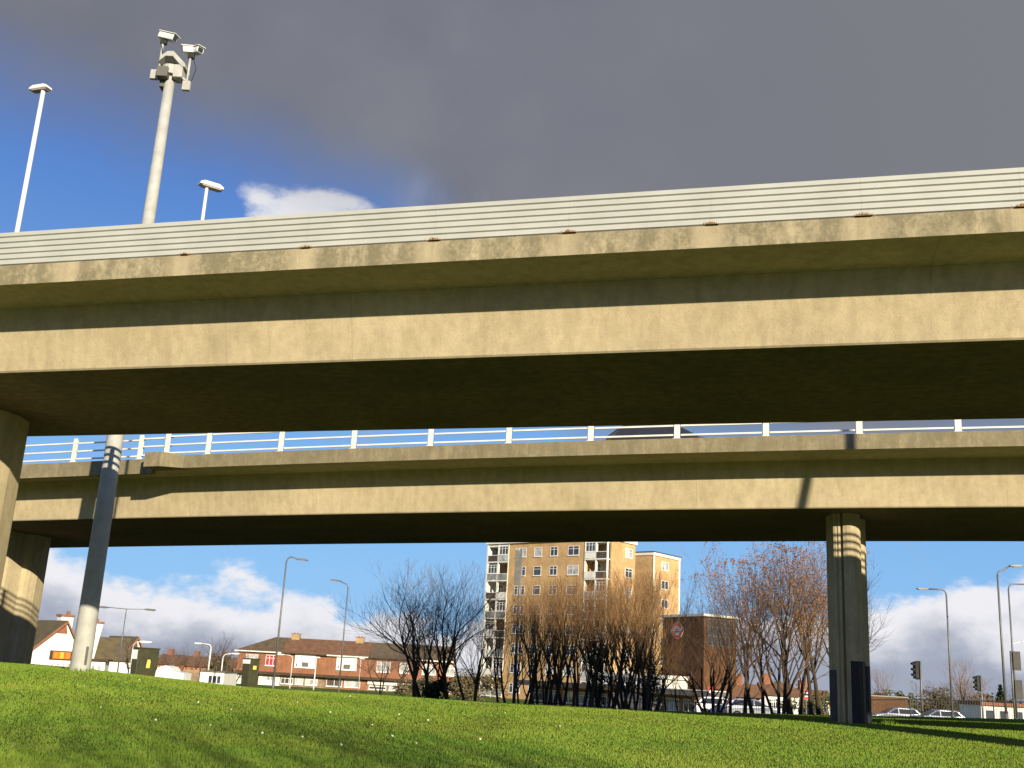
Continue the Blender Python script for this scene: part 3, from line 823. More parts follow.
# ------------------------------------------------------------------ traffic signals
def signal(px, Y, label, side=-1, yaw=0., heads=1, back=False, hz=None):
    tp = at(px[0], px[1], Y); zb = gz(tp.x, Y) - .05; H = tp.z - zb
    root = empty('traffic_light', (tp.x, Y, zb), 0, label, 'traffic light', 'traffic signals on the right')
    MB().tube([(0, 0, 0), (0, 0, H)], .057, 12).build('post', M['lampgrey'], root, True)
    for hd in range(heads):
        zt = H - .02 - hd * 1.5 if hz is None else hz[hd]
        Rm = Matrix.Translation((side * .26, 0, zt - .95)) @ Matrix.Rotation(yaw, 4, 'Z')
        fr = lambda p: tuple(Rm @ Vector(p))
        hb = MB().box((-.14, -.1, 0), (.14, .12, .92), 0, fr).build('signal_head', M['black'], root, bevel=.02)
        MB().box((-.2, .12, -.04), (.2, .135, .96), 0, fr).build('backing_board', M['black'] if not back else M['signback'], hb)
        for q, mm in enumerate(('green', 'amber', 'redlens')):
            z = .16 + q * .3
            MB().disc((0, z), .095, -.115, -.1, 16).build('lamp_lens', M[mm], hb).matrix_local = Rm
            k = MB()
            n = 10
            v = []
            for i in range(n + 1):
                a = R(-10) + R(200) * i / n
                v.append((.105 * math.cos(a), -.1, z + .105 * math.sin(a))); v.append((.105 * math.cos(a), -.3 + .06 * (1 - math.sin(a)), z + .105 * math.sin(a)))
            k.add([fr(p) for p in v], [(2 * i, 2 * i + 1, 2 * i + 3, 2 * i + 2) for i in range(n)]); k.build('visor', M['black'], hb)
        MB().box((side * .26 if side < 0 else 0, -.02, zt - .3), (0 if side < 0 else side * .26, .02, zt - .26)).build('bracket', M['black'], root)
    return root
signal((920, 661), 62, 'left traffic signal, its visors turned left, nearest the bare tree', -1, R(-72))
signal((980.5, 675.5), 74, 'middle traffic signal, dark head seen side on', -1, R(-78))
r_ = signal((1010.5, 651), 60, 'right traffic signal post with two grey backed heads one above the other', 1, R(180), 2, True, None)

# small signs
def roundel(root, c, R_, bar, yy, th=.05, word=True):
    cx, cz = c
    MB().disc((cx, cz), R_ * 1.06, yy, yy + th, 40).build('white_disc', M['render_white'], root)
    MB().disc((cx, cz), R_, yy - .012, yy - .002, 40, 0, R_ * .62).build('red_ring', M['red'], root)
    MB().box((cx - bar / 2 - .03 * R_, yy - .03, cz - R_ * .24), (cx + bar / 2 + .03 * R_, yy - .013, cz + R_ * .24)).build('bar_border', M['render_white'], root)
    MB().box((cx - bar / 2, yy - .045, cz - R_ * .2), (cx + bar / 2, yy - .031, cz + R_ * .2)).build('blue_bar', M['navy'], root)
    if word:
        text_part('UNDERGROUND', root, (cx, yy - .05, cz - R_ * .11), R_ * .33, M['render_white'], bar * .92)
def text_part(s, root, loc, size, mat, width=None):
    cu = bpy.data.curves.new('lettering', 'FONT'); cu.body = s; cu.size = size; cu.align_x = 'CENTER'; cu.extrude = .004
    o = bpy.data.objects.new('lettering', cu); col.objects.link(o)
    dg = bpy.context.evaluated_depsgraph_get(); dg.update()
    me = bpy.data.meshes.new_from_object(o.evaluated_get(dg)); bpy.data.objects.remove(o)
    o = bpy.data.objects.new('lettering', me); col.objects.link(o); me.materials.clear(); me.materials.append(mat)
    o.parent = root; o.location = loc; o.rotation_euler = (R(90), 0, 0)
    if width:
        xs = [v.co.x for v in me.vertices]; k = width / (max(xs) - min(xs))
        for v in me.vertices: v.co.x *= k
    return o
def roundel_sign():
    Y = 78; p = at(806, 694.5, Y); zb = gz(p.x, Y)
    root = empty('stop_sign', (p.x, Y, zb), R(-10), 'small red ring roundel sign on a post between the tree trunks left of the pier', 'sign'); H = p.z - zb
    MB().tube([(0, .06, 0), (0, .06, H + .45)], .04, 8).build('post', M['lampgrey'], root)
    roundel(root, (0, H), .31, .8, -.02, .03, False)
roundel_sign()

def red_sign():
    Y = 84; p = at(711, 690, Y); zb = gz(p.x, Y)
    root = empty('road_sign', (p.x, Y, zb), 0, 'small red and white sign behind the thick multi-stemmed tree', 'sign'); H = p.z - zb
    MB().tube([(0, .05, 0), (0, .05, H + .3)], .04, 8).build('post', M['lampgrey'], root)
    MB().box((-.2, 0, H - .2), (.2, .03, H)).build('white_panel', M['render_white'], root)
    MB().box((-.2, 0, H + .01), (.2, .03, H + .2)).build('red_panel', M['red'], root)
    MB().box((-.25, 0, H - .95), (.25, .03, H - .6)).build('lower_panel', M['red'], root)
red_sign()

# ------------------------------------------------------------------ pedestrian railings along the far side of the grass
def railing(x0px, x1px, Y0, Y1, label):
    a = at(x0px, 700, Y0); b = at(x1px, 700, Y1); n = int((Vector((b.x, b.y)) - Vector((a.x, a.y))).length / 2.0)
    base = Vector((a.x, a.y, gz(a.x, a.y)))
    root = empty('guard_railing', base, 0, label, 'railing', 'dark pedestrian railings')
    fp = [Vector((lerp(a.x, b.x, i / n), lerp(a.y, b.y, i / n), 0)) for i in range(n + 1)]
    for p in fp: p.z = gz(p.x, p.y)
    for p in fp:
        MB().box((p.x - .03, p.y - .03, p.z - .05), (p.x + .03, p.y + .03, p.z + 1.12)).build('post', M['black'], root, world=True)
    for p, q in zip(fp, fp[1:]):
        mb = MB()
        for z in (.12, 1.05): mb.tube([p + Vector((0, 0, z)), q + Vector((0, 0, z))], .03, 5)
        for j in range(1, 16):
            c = p.lerp(q, j / 16); mb.tube([c + Vector((0, 0, .12)), c + Vector((0, 0, 1.05))], .0135, 4)
        mb.build('rail_panel', M['black'], root, world=True)
railing(868, 1075, 59.5, 60.5, 'black pedestrian railing on the right behind the traffic signals')
railing(640, 826, 68, 68, 'black pedestrian railing seen between the tree trunks left of the pier')

# ------------------------------------------------------------------ buildings
def local(o, yaw):
    c, s = math.cos(yaw), math.sin(yaw)
    return lambda p: (o[0] + p[0] * c - p[1] * s, o[1] + p[0] * s + p[1] * c, o[2] + p[2])
def window(root, x0, z0, w, h, y=0., cols=2, pane='pane', top=True, frame_m='upvc', out=.03):
    f = MB(); t = .07
    f.box((x0, y - out, z0), (x0 + t, y + .08, z0 + h)); f.box((x0 + w - t, y - out, z0), (x0 + w, y + .08, z0 + h))
    f.box((x0 + t, y - out, z0), (x0 + w - t, y + .08, z0 + t)); f.box((x0 + t, y - out, z0 + h - t), (x0 + w - t, y + .08, z0 + h))
    for i in range(1, cols):
        x = x0 + w * i / cols; f.box((x - t * .5, y - out + .004, z0 + t), (x + t * .5, y + .08, z0 + h - t))
    if top:
        f.box((x0 + t, y - out + .008, z0 + h * .68), (x0 + w - t, y + .07, z0 + h * .68 + t * .8))
    wo = f.build('window', M[frame_m], root)
    g = MB(); g.box((x0 + t * .6, y - out + .025, z0 + t * .6), (x0 + w - t * .6, y + .05, z0 + h - t * .6)); g.build('pane', M[pane], wo)
    f = MB(); f.box((x0 - .05, y - out - .09, z0 - .07), (x0 + w + .05, y - out + .02, z0 - .002)); f.build('sill', M[frame_m], wo)
    return wo

def flats():
    Yr = 145.; C = at(608, 538, Yr); C.z = 0
    ztop = at(608, 535.5, Yr).z
    l = at(489, 545.5, 158.5)
    f = Vector((C.x - l.x, C.y - l.y, 0)); Wd = f.length; yaw = math.atan2(f.y, f.x)
    zg = gz(l.x, 150) - .3
    root = empty('block_of_flats', (l.x, l.y, zg), yaw, 'tall yellow brick block of flats with white balconies behind the trees', 'apartment block')
    H = ztop - zg; D = 6.2
    sh = 2.66; n = int(H / sh)
    # wall body
    wl = MB()
    bw0, bw1 = 3.9, 3.7   # balcony bay widths (left, right)
    wl.box((bw0, 0, 0), (Wd - bw1, D, H - .5)); wl.box((0, 2.0, 0), (bw0 - .003, D - .003, H - .5)); wl.box((Wd - bw1 + .003, 2.0, 0), (Wd - 0, D - .003, H - .5))
    wl.build('wall', M['brick_tower'], root)
    # side brick fin on the right return
    MB().box((Wd - .0, .6, 0), (Wd + .25, D + .2, H - .5)).build('gable_wall', M['brick_tower'], root)
    MB().box((-.22, -.1, 0), (.0, D, H - .2)).build('white_fin', M['render_white'], root)
    rf = MB().box((-.35, -.28, H - .5), (Wd + .45, D + .4, H)).build('parapet', M['render_white'], root)
    MB().box((-.42, -.35, H), (Wd + .52, D + .47, H + .14)).build('roof', M['spandrel_dark'], root)
    k = random.Random(5)
    # main windows
    xs = [(5.1, 1.9, 3), (8.4, 1.35, 1), (11.2, 1.3, 2), (14.2, 1.9, 2)]
    xs = [(x / 20.7 * Wd, w, c) for x, w, c in xs]
    for s in range(n):
        zt = H - 1.15 - s * sh
        if zt < 1.2: break
        for x, w, c in xs:
            window(root, x, zt - 1.35, w, 1.3, 0, c, k.choice(['pane', 'pane', 'panelight', 'pane']), True)
        for fx in (Wd + .25,):
            # windows on the right return: built as own meshes facing +x
            wmb = MB(); z0 = zt - 1.35
            y0 = 3.9
            for (a, b2) in ((y0, y0 + .08), (y0 + .85, y0 + .93), (y0 + 1.7, y0 + 1.78)): wmb.box((fx - .02, a, z0), (fx + .05, b2, z0 + 1.3))
            wmb.box((fx - .02, y0 + .08, z0), (fx + .045, y0 + 1.7, z0 + .08)); wmb.box((fx - .02, y0 + .08, z0 + 1.22), (fx + .045, y0 + 1.7, z0 + 1.3)); wmb.box((fx - .02, y0 + .08, z0 + .85), (fx + .04, y0 + 1.7, z0 + .92))
            wo = wmb.build('window', M['upvc'], root)
            MB().box((fx - .03, y0 + .05, z0 + .05), (fx + .012, y0 + 1.72, z0 + 1.25)).build('pane', M[k.choice(['panelight', 'pane', 'panelight'])], wo)
    # small vents
    # balconies
    for (bx, bw) in ((0., bw0), (Wd - bw1, bw1)):
        for s in range(n + 1):
            z = H - .55 - (s + 1) * sh + .02
            if z < -.2: break
            MB().box((bx + .02, -.12, z), (bx + bw - .02, 2.0, z + .17)).build('balcony_slab', M['render_white'], root)
            hw = bw / 2
            for q in range(2):
                m_ = k.choice(['spandrel_dark', 'spandrel_grey', 'render_white', 'panelight', 'spandrel_grey'])
                pn = MB().box((bx + .1 + q * hw, -.1, z + .22), (bx + (q + 1) * hw - .1, -.05, z + 1.02)).build('balcony_panel', M[m_], root)
                MB().box((bx + .04 + q * hw, -.12, z + 1.03), (bx + (q + 1) * hw - .04, -.03, z + 1.1)).build('handrail', M['upvc'], pn)
                if (s + q + (bx > 1)) % 3 != 1: window(root, bx + .25 + q * hw, z + .35, hw - .5, 2.0, 1.96, 2, k.choice(['panelight', 'pane', 'panelight']), True)
                else: window(root, bx + .15 + q * hw, z + 1.12, hw - .3, 1.25, -.02, 3, 'pane', True)
        for q in (0, .5, 1):
            x = bx + q * bw
            MB().box((x - .07 if q else x, -.09, 0), (x + .07 if q < 1 else x + .0, .3, H - .52)).build('balcony_frame', M['render_white'], root)
        MB().box((bx + .1, -.02, H - .9), (bx + bw - .1, 1.9, H - .52)).build('balcony_soffit', M['render_white'], root)
    # second, set-back wing
    C2 = at(653.5, 551.5, 154.); inv = Vector((C2.x - l.x, C2.y - l.y, 0)); c, s_2 = math.cos(-yaw), math.sin(-yaw)
    lx, ly = inv.x * c - inv.y * s_2, inv.x * s_2 + inv.y * c
    H2 = C2.z - zg; D2 = 7.2
    MB().box((lx - 11, ly, 0), (lx, ly + D2, H2 - .5)).build('rear_wing_wall', M['brick_tower'], root)
    MB().box((lx - 11.2, ly - .12, H2 - .5), (lx + .15, ly + D2 + .15, H2 - .08)).build('rear_wing_parapet', M['render_white'], root)
    MB().box((lx - 11.3, ly - .2, H2 - .08), (lx + .22, ly + D2 + .22, H2 + .05)).build('rear_wing_roof', M['spandrel_dark'], root)
    MB().box((lx, ly - .06, 0), (lx + .1, ly + .25, H2 - .5)).box((lx, ly + D2 - .25, 0), (lx + .1, ly + D2 + .06, H2 - .5)).build('corner_trim', M['render_white'], root)
    for s in range(n):
        z0 = H2 - 2.4 - s * sh
        if z0 < .5: break
        y0 = ly + 2.2
        wmb = MB()
        for a in (y0, y0 + .9, y0 + 1.8): wmb.box((lx - .02, a, z0), (lx + .06, a + .1, z0 + 1.25))
        wmb.box((lx - .02, y0 + .1, z0), (lx + .055, y0 + 1.8, z0 + .09)); wmb.box((lx - .02, y0 + .1, z0 + 1.16), (lx + .055, y0 + 1.8, z0 + 1.25))
        wo = wmb.build('window', M['upvc'], root); MB().box((lx - .03, y0 + .05, z0 + .05), (lx + .012, y0 + 1.85, z0 + 1.2)).build('pane', M[k.choice(['panelight', 'pane'])], wo)
flats()

def station():
    C = at(704, 613.5, 105.); l = at(663, 616, 110.5); rr = at(734, 620, 112.)
    f = Vector((C.x - l.x, C.y - l.y, 0)); Wd = f.length; yaw = math.atan2(f.y, f.x); zg = gz(C.x, 105) - .2; H = C.z - zg
    root = empty('station_building', (l.x, l.y, zg), yaw, 'dark brown brick station tower with red and blue roundel', 'station')
    D = 4.0
    MB().box((0, 0, 0), (Wd, D, H - .25)).build('wall', M['brick_station'], root)
    MB().box((-.3, -.35, H - .25), (Wd + .35, D + .3, H - .03)).build('roof', M['render_white'], root)
    # clerestory grid on the right-hand return
    fr = MB()
    for i in range(7):
        y = .4 + i * .53; fr.box((Wd - .01, y - .06, H - 3.0), (Wd + .1, y + .06, H - .4))
    for z in (H - 3.0, H - 2.1, H - 1.25, H - .5): fr.box((Wd - .01, .34, z), (Wd + .09, 3.64, z + .1))
    wo = fr.build('window', M['signgrey'], root); MB().box((Wd - .02, .4, H - 2.95), (Wd + .03, 3.6, H - .45)).build('pane', M['pane'], wo)
    p = at(678, 630.5, 108.4); c, s = math.cos(-yaw), math.sin(-yaw); dx, dy = p.x - l.x, p.y - l.y
    g = empty('roundel', (0, 0, 0)); g.parent = root
    roundel(g, (dx * c - dy * s, p.z - zg), .76, 1.95, -.1, .06)
    # low wing with window band, canopy and shopfront
    b0, b1 = at(527, 690, 118.), at(716, 690, 98.)
    f = Vector((b1.x - b0.x, b1.y - b0.y, 0)); W2 = f.length; yaw2 = math.atan2(f.y, f.x); z2 = gz(b0.x, 118) - .1
    lo = empty('station_parade', (b0.x, b0.y, z2), yaw2, 'low station entrance range with white window band and dark canopy behind the tree trunks', 'station')
    zc = at(600, 689.5, 110).z - z2; zt = at(620, 673, 108).z - z2
    MB().box((0, .6, 0), (W2, 1.5, zc)).build('wall', M['brick_far'], lo)
    MB().box((-.2, -1.6, zc), (W2 * .68, 1.6, zc + .5)).build('canopy', M['spandrel_dark'], lo, bevel=.02)
    MB().box((W2 * .68 + .01, -1.0, zc - .05), (W2 + .2, 1.6, zc + .42)).build('canopy', M['signgrey'], lo, bevel=.02)
    MB().box((W2 * .68 + .01, -1.06, zc + .421), (W2 + .24, 1.66, zc + .5)).build('canopy_edge', M['render_white'], lo)
    MB().box((W2 * .3, 1.2, zc + .5), (W2 * .7, 6, zt - .35)).build('upper_wall', M['render_white'], lo)
    MB().box((W2 * .29, .9, zt - .35), (W2 * .71, 6.2, zt)).build('upper_roof', M['render_white'], lo)
    for i in range(9):
        x = W2 * .3 + .25 + i * (W2 * .4 / 9); window(lo, x, zc + .62, W2 * .4 / 9 - .3, zt - zc - 1.15, 1.17, 2, 'pane', False)
    k = random.Random(8)
    for i in range(11):
        x = .4 + i * W2 / 11; window(lo, x, .35, W2 / 11 - .55, zc - .7, .56, k.choice([2, 3]), k.choice(['pane', 'panelight', 'pane', 'spandrel_grey']), True)
    return
station()

def terrace():
    Y = 155.
    zr, ze, zj = 3.75, at(300, 653.5, Y).z, at(320, 674.5, Y).z
    edges = [234, 278, 324, 366, 412, 452]
    labels = ['end shop house with hipped brown roof and red curtained window, left end of the terrace',
              'red brick shop house with large white banner left of the second chimney',
              'red brick shop house with white banner bearing a small grey picture',
              'shop house with brown roof behind the left edge of the bare trees',
              'shop house mostly hidden by the spreading bare tree']
    k = random.Random(12)
    for i, (a, b2) in enumerate(zip(edges, edges[1:])):
        A = at(a, 690, Y); Bp = at(b2, 690, Y); W = Bp.x - A.x - .01; zg = gz(A.x, Y) - .2
        root = empty('shop_house', (A.x, Y, zg), 0, labels[i], 'house', 'terraced shop houses')
        e, r_, j = ze - zg, zr - zg, zj - zg
        D = 8.
        MB().box((0, 0, j), (W, D, e)).build('wall', M['brick_house'], root)
        MB().box((.0, .45, 0), (W, D, j - .35)).build('shop_wall', M[['render_white', 'fence_wood', 'brick_house', 'fence_wood', 'brick_house'][i]], root)
        MB().box((0, -.5, j - .35), (W, D - .01, j - .0)).build('fascia', M['timber'], root)
        rm = [M['tile_brown'], M['tile_red'], M['tile_red'], M['tile_brown'], M['tile_brown']][i]
        mb = MB(); ov = .45; h0 = e + .02
        if i == 0:
            v = [(-ov, -ov, h0), (W, -ov, h0), (W, D + ov, h0), (-ov, D + ov, h0), (4.2, D / 2, r_), (W, D / 2, r_)]
            mb.add(v, [(0, 1, 5, 4), (2, 3, 4, 5), (3, 0, 4), (1, 2, 5), (0, 3, 2, 1)])
        else:
            v = [(0, -ov, h0), (W, -ov, h0), (W, D + ov, h0), (0, D + ov, h0), (0, D / 2, r_), (W, D / 2, r_)]
            mb.add(v, [(0, 1, 5, 4), (2, 3, 4, 5), (3, 0, 4), (1, 2, 5), (0, 3, 2, 1)])
        rf = mb.build('roof', rm, root)
        MB().box((0 if i else -ov, -ov - .1, h0 - .14), (W - .01, -ov - .01, h0 + .02)).build('gutter', M['timber' if i % 2 else 'render_white'], root)
        if i in (1, 3):
            x = .15 * W if i == 1 else -.9
            x = {1: 17 * W / 46 - .6 if False else (295 - 278) / 46 * W - 1.9, 3: (356 - 366) / 46 * W - 1.1}[i]
            ch = MB().box((x, D / 2 - .5, r_ - .9), (x + 1.15, D / 2 + .5, r_ + .5)).build('chimney', M['chimney_yel'], rf)
            MB().box((x - .08, D / 2 - .58, r_ + .55), (x + 1.23, D / 2 + .58, r_ + .62)).build('chimney_cap', M['chimney_red'], ch)
            mbp = MB()
            for q in (.35, .8): mbp.tube([(x + q, D / 2, r_ + .62), (x + q, D / 2, r_ + .75)], [.12, .1], 8)
            mbp.build('chimney_pots', M['chimney_red'], ch)
        if i == 0:
            window(root, 1.1, e - 1.95, 1.7, 1.5, 0, 3, 'panelight'); window(root, 3.9, e - 1.85, 1.55, 1.45, 0, 3, 'panered')
            window(root, .3, .8, 1.5, 1.7, .45, 3, 'panelight'); window(root, 3.5, .8, 1.8, 1.7, .45, 3, 'panelight')
            MB().box((2.2, .38, .2), (3.1, .45, 2.4)).build('door', M['timber'], root)
        elif i in (1, 2):
            x0 = ((292 - 278) / 46 if i == 1 else (334 - 324) / 42) * W; bw = 19.5 / 46 * 6.7
            MB().box((x0, -.16, e - 1.95), (x0 + bw, -.1, e - .05)).build('banner', M['upvc'], root)
            pr = MB().box((x0 + bw * .36, -.175, e - 1.75), (x0 + bw * .68, -.163, e - 1.15))
            pr.box((x0 + bw * .08, -.175, e - 1.7), (x0 + bw * .14, -.163, e - 1.35))
            pr.build('banner_picture', M['signgrey'], root)
            xx = .15
            while xx < W - 1.2:
                w = k.choice([1.1, 1.7, 2.2]); w = min(w, W - xx - .2)
                window(root, xx, .5, w, j - .95, .45, k.choice([2, 3, 4]), k.choice(['panelight', 'pane', 'spandrel_grey', 'panelight', 'spandrel_dark']), k.random() > .4); xx += w + .3
        else:
            window(root, 1.2, e - 1.9, 1.9, 1.4, 0, 3, 'panelight'); window(root, 4.4, e - 1.9, 1.3, 1.4, 0, 2, 'panelight')
            MB().box((.1, .2, j - .95), (W - .1, .44, j - .45)).build('sign_board', M['render_white'], root)
            window(root, .3, .4, 2.4, j - 1.5, .45, 3, 'pane'); window(root, 3.1, .4, 2.2, j - 1.5, .45, 2, 'panelight')
terrace()

def pub():
    # two steep catslide gables, white render, brown roofs
    def wing(peak, lft, rgt, Y, yaw, L, label, name='pub_wing', rot=0.):
        p = at(*peak, Y); zg = gz(p.x, Y) - .2
        root = empty(name, (p.x, Y, zg), yaw, label, 'pub', 'white gabled pub buildings'); H = p.z - zg
        ca = math.cos(yaw); m = Y / F / ca
        ex, ez = (lft[0] - peak[0]) * m, H + (peak[1] - lft[1]) * m * ca
        sl = (rgt[0] - peak[0]) / (rgt[1] - peak[1])  # px per px
        el = ez / 1.; 
        le = 0.9  # left eave height
        exl = ex * (H - le) / (H - ez)
        re = 2.3; exr = (H - re) * sl / ca * 1.25
        wall = MB().prism([(exl + .25, 0), (exr - .15, 0), (exr - .15, re - .1), (0, H - .25), (exl + .25, le + .12)], 0, .3, 0, None, 'y').build('gable_wall', M['render_white'], root)
        MB().prism([(exl + .3, 0), (exr - .2, 0), (exr - .2, re - .1), (0, H - .3), (exl + .3, le + .1)], .302, L, 0, None, 'y').build('wall', M['render_white'], root)
        mb = MB(); t = .16
        v = [(exl, -.3, le), (0, -.3, H), (exr, -.3, re), (exl, L, le), (0, L, H), (exr, L, re)]
        v2 = [(x, y, z - t) for x, y, z in v]
        mb.add(v + v2, [(0, 1, 4, 3), (1, 2, 5, 4), (6, 9, 10, 7), (7, 10, 11, 8), (0, 6, 7, 1), (1, 7, 8, 2), (3, 4, 10, 9), (4, 5, 11, 10), (0, 3, 9, 6), (2, 8, 11, 5)])
        rf = mb.build('roof', M['tile_dark'], root)
        mb = MB()  # barge boards
        for (a, b2) in (((exl, le), (0, H)), ((0, H), (exr, re))):
            mb.add([(a[0], -.33, a[1] - .02), (b2[0], -.33, b2[1] - .02), (b2[0], -.33, b2[1] - .3), (a[0], -.33, a[1] - .3), (a[0], -.303, a[1] - .02), (b2[0], -.303, b2[1] - .02), (b2[0], -.303, b2[1] - .3), (a[0], -.303, a[1] - .3)], [(0, 1, 2, 3), (7, 6, 5, 4), (0, 4, 5, 1), (3, 2, 6, 7)])
        mb.build('barge_board', M['chimney_red'], root)
        mb = MB(); mb.prism([(-.9, H - 1.35), (.28, H - 1.35), (0, H - .32)], -.012, -.002, 0, None, 'y'); mb.build('gable_tile_panel', M['chimney_red'], root)
        return root, H, rf
    Y = 115
    a, H, rf = wing((67, 620.5), (36, 662), (73, 638), Y, R(50), 13., 'white gabled pub front with orange lettered sign, left of the camera mast')
    m = Y / F
    # sign on the gable
    x0 = -1.3
    zs = H - (660 - 620.5) * m
    sg = MB().box((x0, -.14, zs + .25), (x0 + 2.35, -.01, zs + 1.15)).build('sign_board', M['timber'], a)
    MB().box((x0 + .28, -.165, zs + .36), (x0 + 1.0, -.145, zs + 1.04)).build('orange_panel', M['orange'], sg)
    MB().box((x0 + 1.02, -.165, zs + .36), (x0 + 1.5, -.145, zs + 1.04)).build('gold_panel', M['gold'], sg)
    MB().box((x0 + 1.56, -.165, zs + .36), (x0 + 2.2, -.145, zs + 1.04)).build('orange_panel', M['orange'], sg)
    text_part('E', sg, (x0 + .64, -.172, zs + .45), .72, M['gold']); text_part('T', sg, (x0 + 1.26, -.172, zs + .5), .55, M['yellow']); text_part('S', sg, (x0 + 1.88, -.172, zs + .45), .7, M['gold'])
    for i in range(4): window(a, x0 + .25 + i * .6, zs - 1.0, .42, .95, 0, 1, 'panelight', True)
    # chimneys (parts of the wings)
    def chim(root, Xl, yl, z0, z1, w, d, m_):
        ch = MB().box((Xl, yl, z0), (Xl + w, yl + d, z1)).build('chimney', M['render_white'], root)
        MB().box((Xl - .1, yl - .1, z1), (Xl + w + .1, yl + d + .1, z1 + .22)).build('chimney_cap', M['chimney_red'], ch)
        MB().tube([(Xl + w * .7, yl + d / 2, z1 + .2), (Xl + w * .7, yl + d / 2, z1 + .6)], [.2, .17], 10).build('chimney_pot', M['chimney_red'], ch)
    chim(a, .55, 2.2, H - 3.0, H + .45, 1.35, .9, 0)
    MB().tube([(-1.0, 6, H - .5), (-1.0, 6, H + 1.9)], .02, 5).tube([(-1.3, 6, H + 1.75), (-.75, 6, H + 1.5)], .03, 5).tube([(-1.2, 6, H + 1.9), (-.95, 6, H + 1.55)], .03, 5).build('aerial', M['lampgrey'], a)
    b, H2, rf2 = wing((137.5, 636.5), (121, 668), (141, 648), Y + 8, R(50), 5.6, 'second white gable of the pub, between the lamp with two arms and the dark cabinet')
    window(b, -1.1, 1.3, .9, 1.2, 0, 2, 'panered', True)
    # tall free chimney between the gables belongs to the first wing's rear range
    p = at(95, 640, Y + 4); zg = gz(p.x, Y + 4) - .2; top = at(95, 623.5, Y + 4).z
    w = empty('pub_wing', (p.x, Y + 4, zg), R(22), 'brown roofed middle range of the pub with tall white chimney behind the camera mast', 'pub', 'white gabled pub buildings')
    h = at(95, 636, Y + 4).z - zg
    MB().box((-4.5, .6, 0), (4.2, 5, 2.2)).build('wall', M['render_white'], w)
    MB().prism([(0.2, 2.1), (3.2, h), (6.2, 2.1)], -5., 4.5, 0, lambda q: (q[0], q[1], q[2]), 'x').build('roof', M['tile_dark'], w)
    ch = MB().prism([(-.35, 1.9), (.1, 1.9), (.58, top - zg), (-.58, top - zg), (-.58, 3.3)], -.5, .5, 0, None, 'y').build('chimney', M['render_white'], w)
    MB().box((-.7, -.6, top - zg), (.7, .6, top - zg + .2)).build('chimney_cap', M['chimney_red'], ch)
    MB().tube([(-.1, 0, top - zg + .2), (-.1, 0, top - zg + .5)], .2, 10).build('chimney_pot', M['chimney_red'], ch)
    # low flat bay
    p = at(95, 667, 104); zg = gz(p.x, 104) - .1; hh = at(95, 661, 104).z - zg
    l = empty('pub_porch', (p.x, 104, zg), R(12), 'low white flat roofed bay right of the camera mast foot', 'porch')
    MB().box((-1.1, 0, 0), (.85, 3, hh)).build('wall', M['render_white'], l); MB().box((-1.3, -.25, hh), (1.1, 3.2, hh + .2)).build('roof', M['timber'], l)
    for i in range(3): window(l, -.9 + i * .55, hh - 1.3, .4, 1.0, 0, 1, 'panelight', False)
pub()

def cabinet(px0, px1, ytop, Y, label, white):
    a, b2 = at(px0, ytop, Y), at(px1, ytop, Y); W = b2.x - a.x; X = (a.x + b2.x) / 2; zb = gz(X, Y) - .3; H = a.z - zb
    root = empty('advert_cabinet', (X, Y, zb), R(-32), label, 'cabinet', 'dark green cabinets')
    w, d = (W * .23, W * .58) if px0 < 200 else (W * .32, W * .42)
    MB().box((-w, -d, 0), (w, d, H)).build('body', M['cabinet'], root, bevel=.03)
    MB().box((-w - .05, -d - .05, H), (w + .05, d + .05, H + .08)).build('roof', M['cabinet'], root)
    return root, w, d, H
c1, w, d, H = cabinet(135, 157.5, 648, 90, 'larger dark green cabinet with white poster and yellow notice, beside the pub', 1)
MB().box((-w * .75, -d - .02, H - .85), (w * .75, -d - .004, H - .12)).build('white_poster', M['upvc'], c1)
MB().prism([(-.1, H - 1.1), (-.05, H - .85), (.2, H - .85), (.26, H - 1.05), (.22, H - 1.5), (-.12, H - 1.5)], w + .004, w + .02, 0, None, 'x').build('yellow_notice', M['yellow'], c1)
MB().box((w - .05, -d - .012, .2), (w - .01, -d - .003, H - .1)).build('edge_trim', M['signgrey'], c1)
c2, w, d, H = cabinet(244, 259.5, 659, 93, 'smaller dark green cabinet with white top band in front of the terrace', 1)
MB().box((-w, -d - .03, H - .36), (w, -d - .004, H - .02)).build('white_band', M['upvc'], c2)
MB().box((w + .004, -d * .3, H - .8), (w + .02, d * .4, H - .5)).build('yellow_notice', M['yellow'], c2)

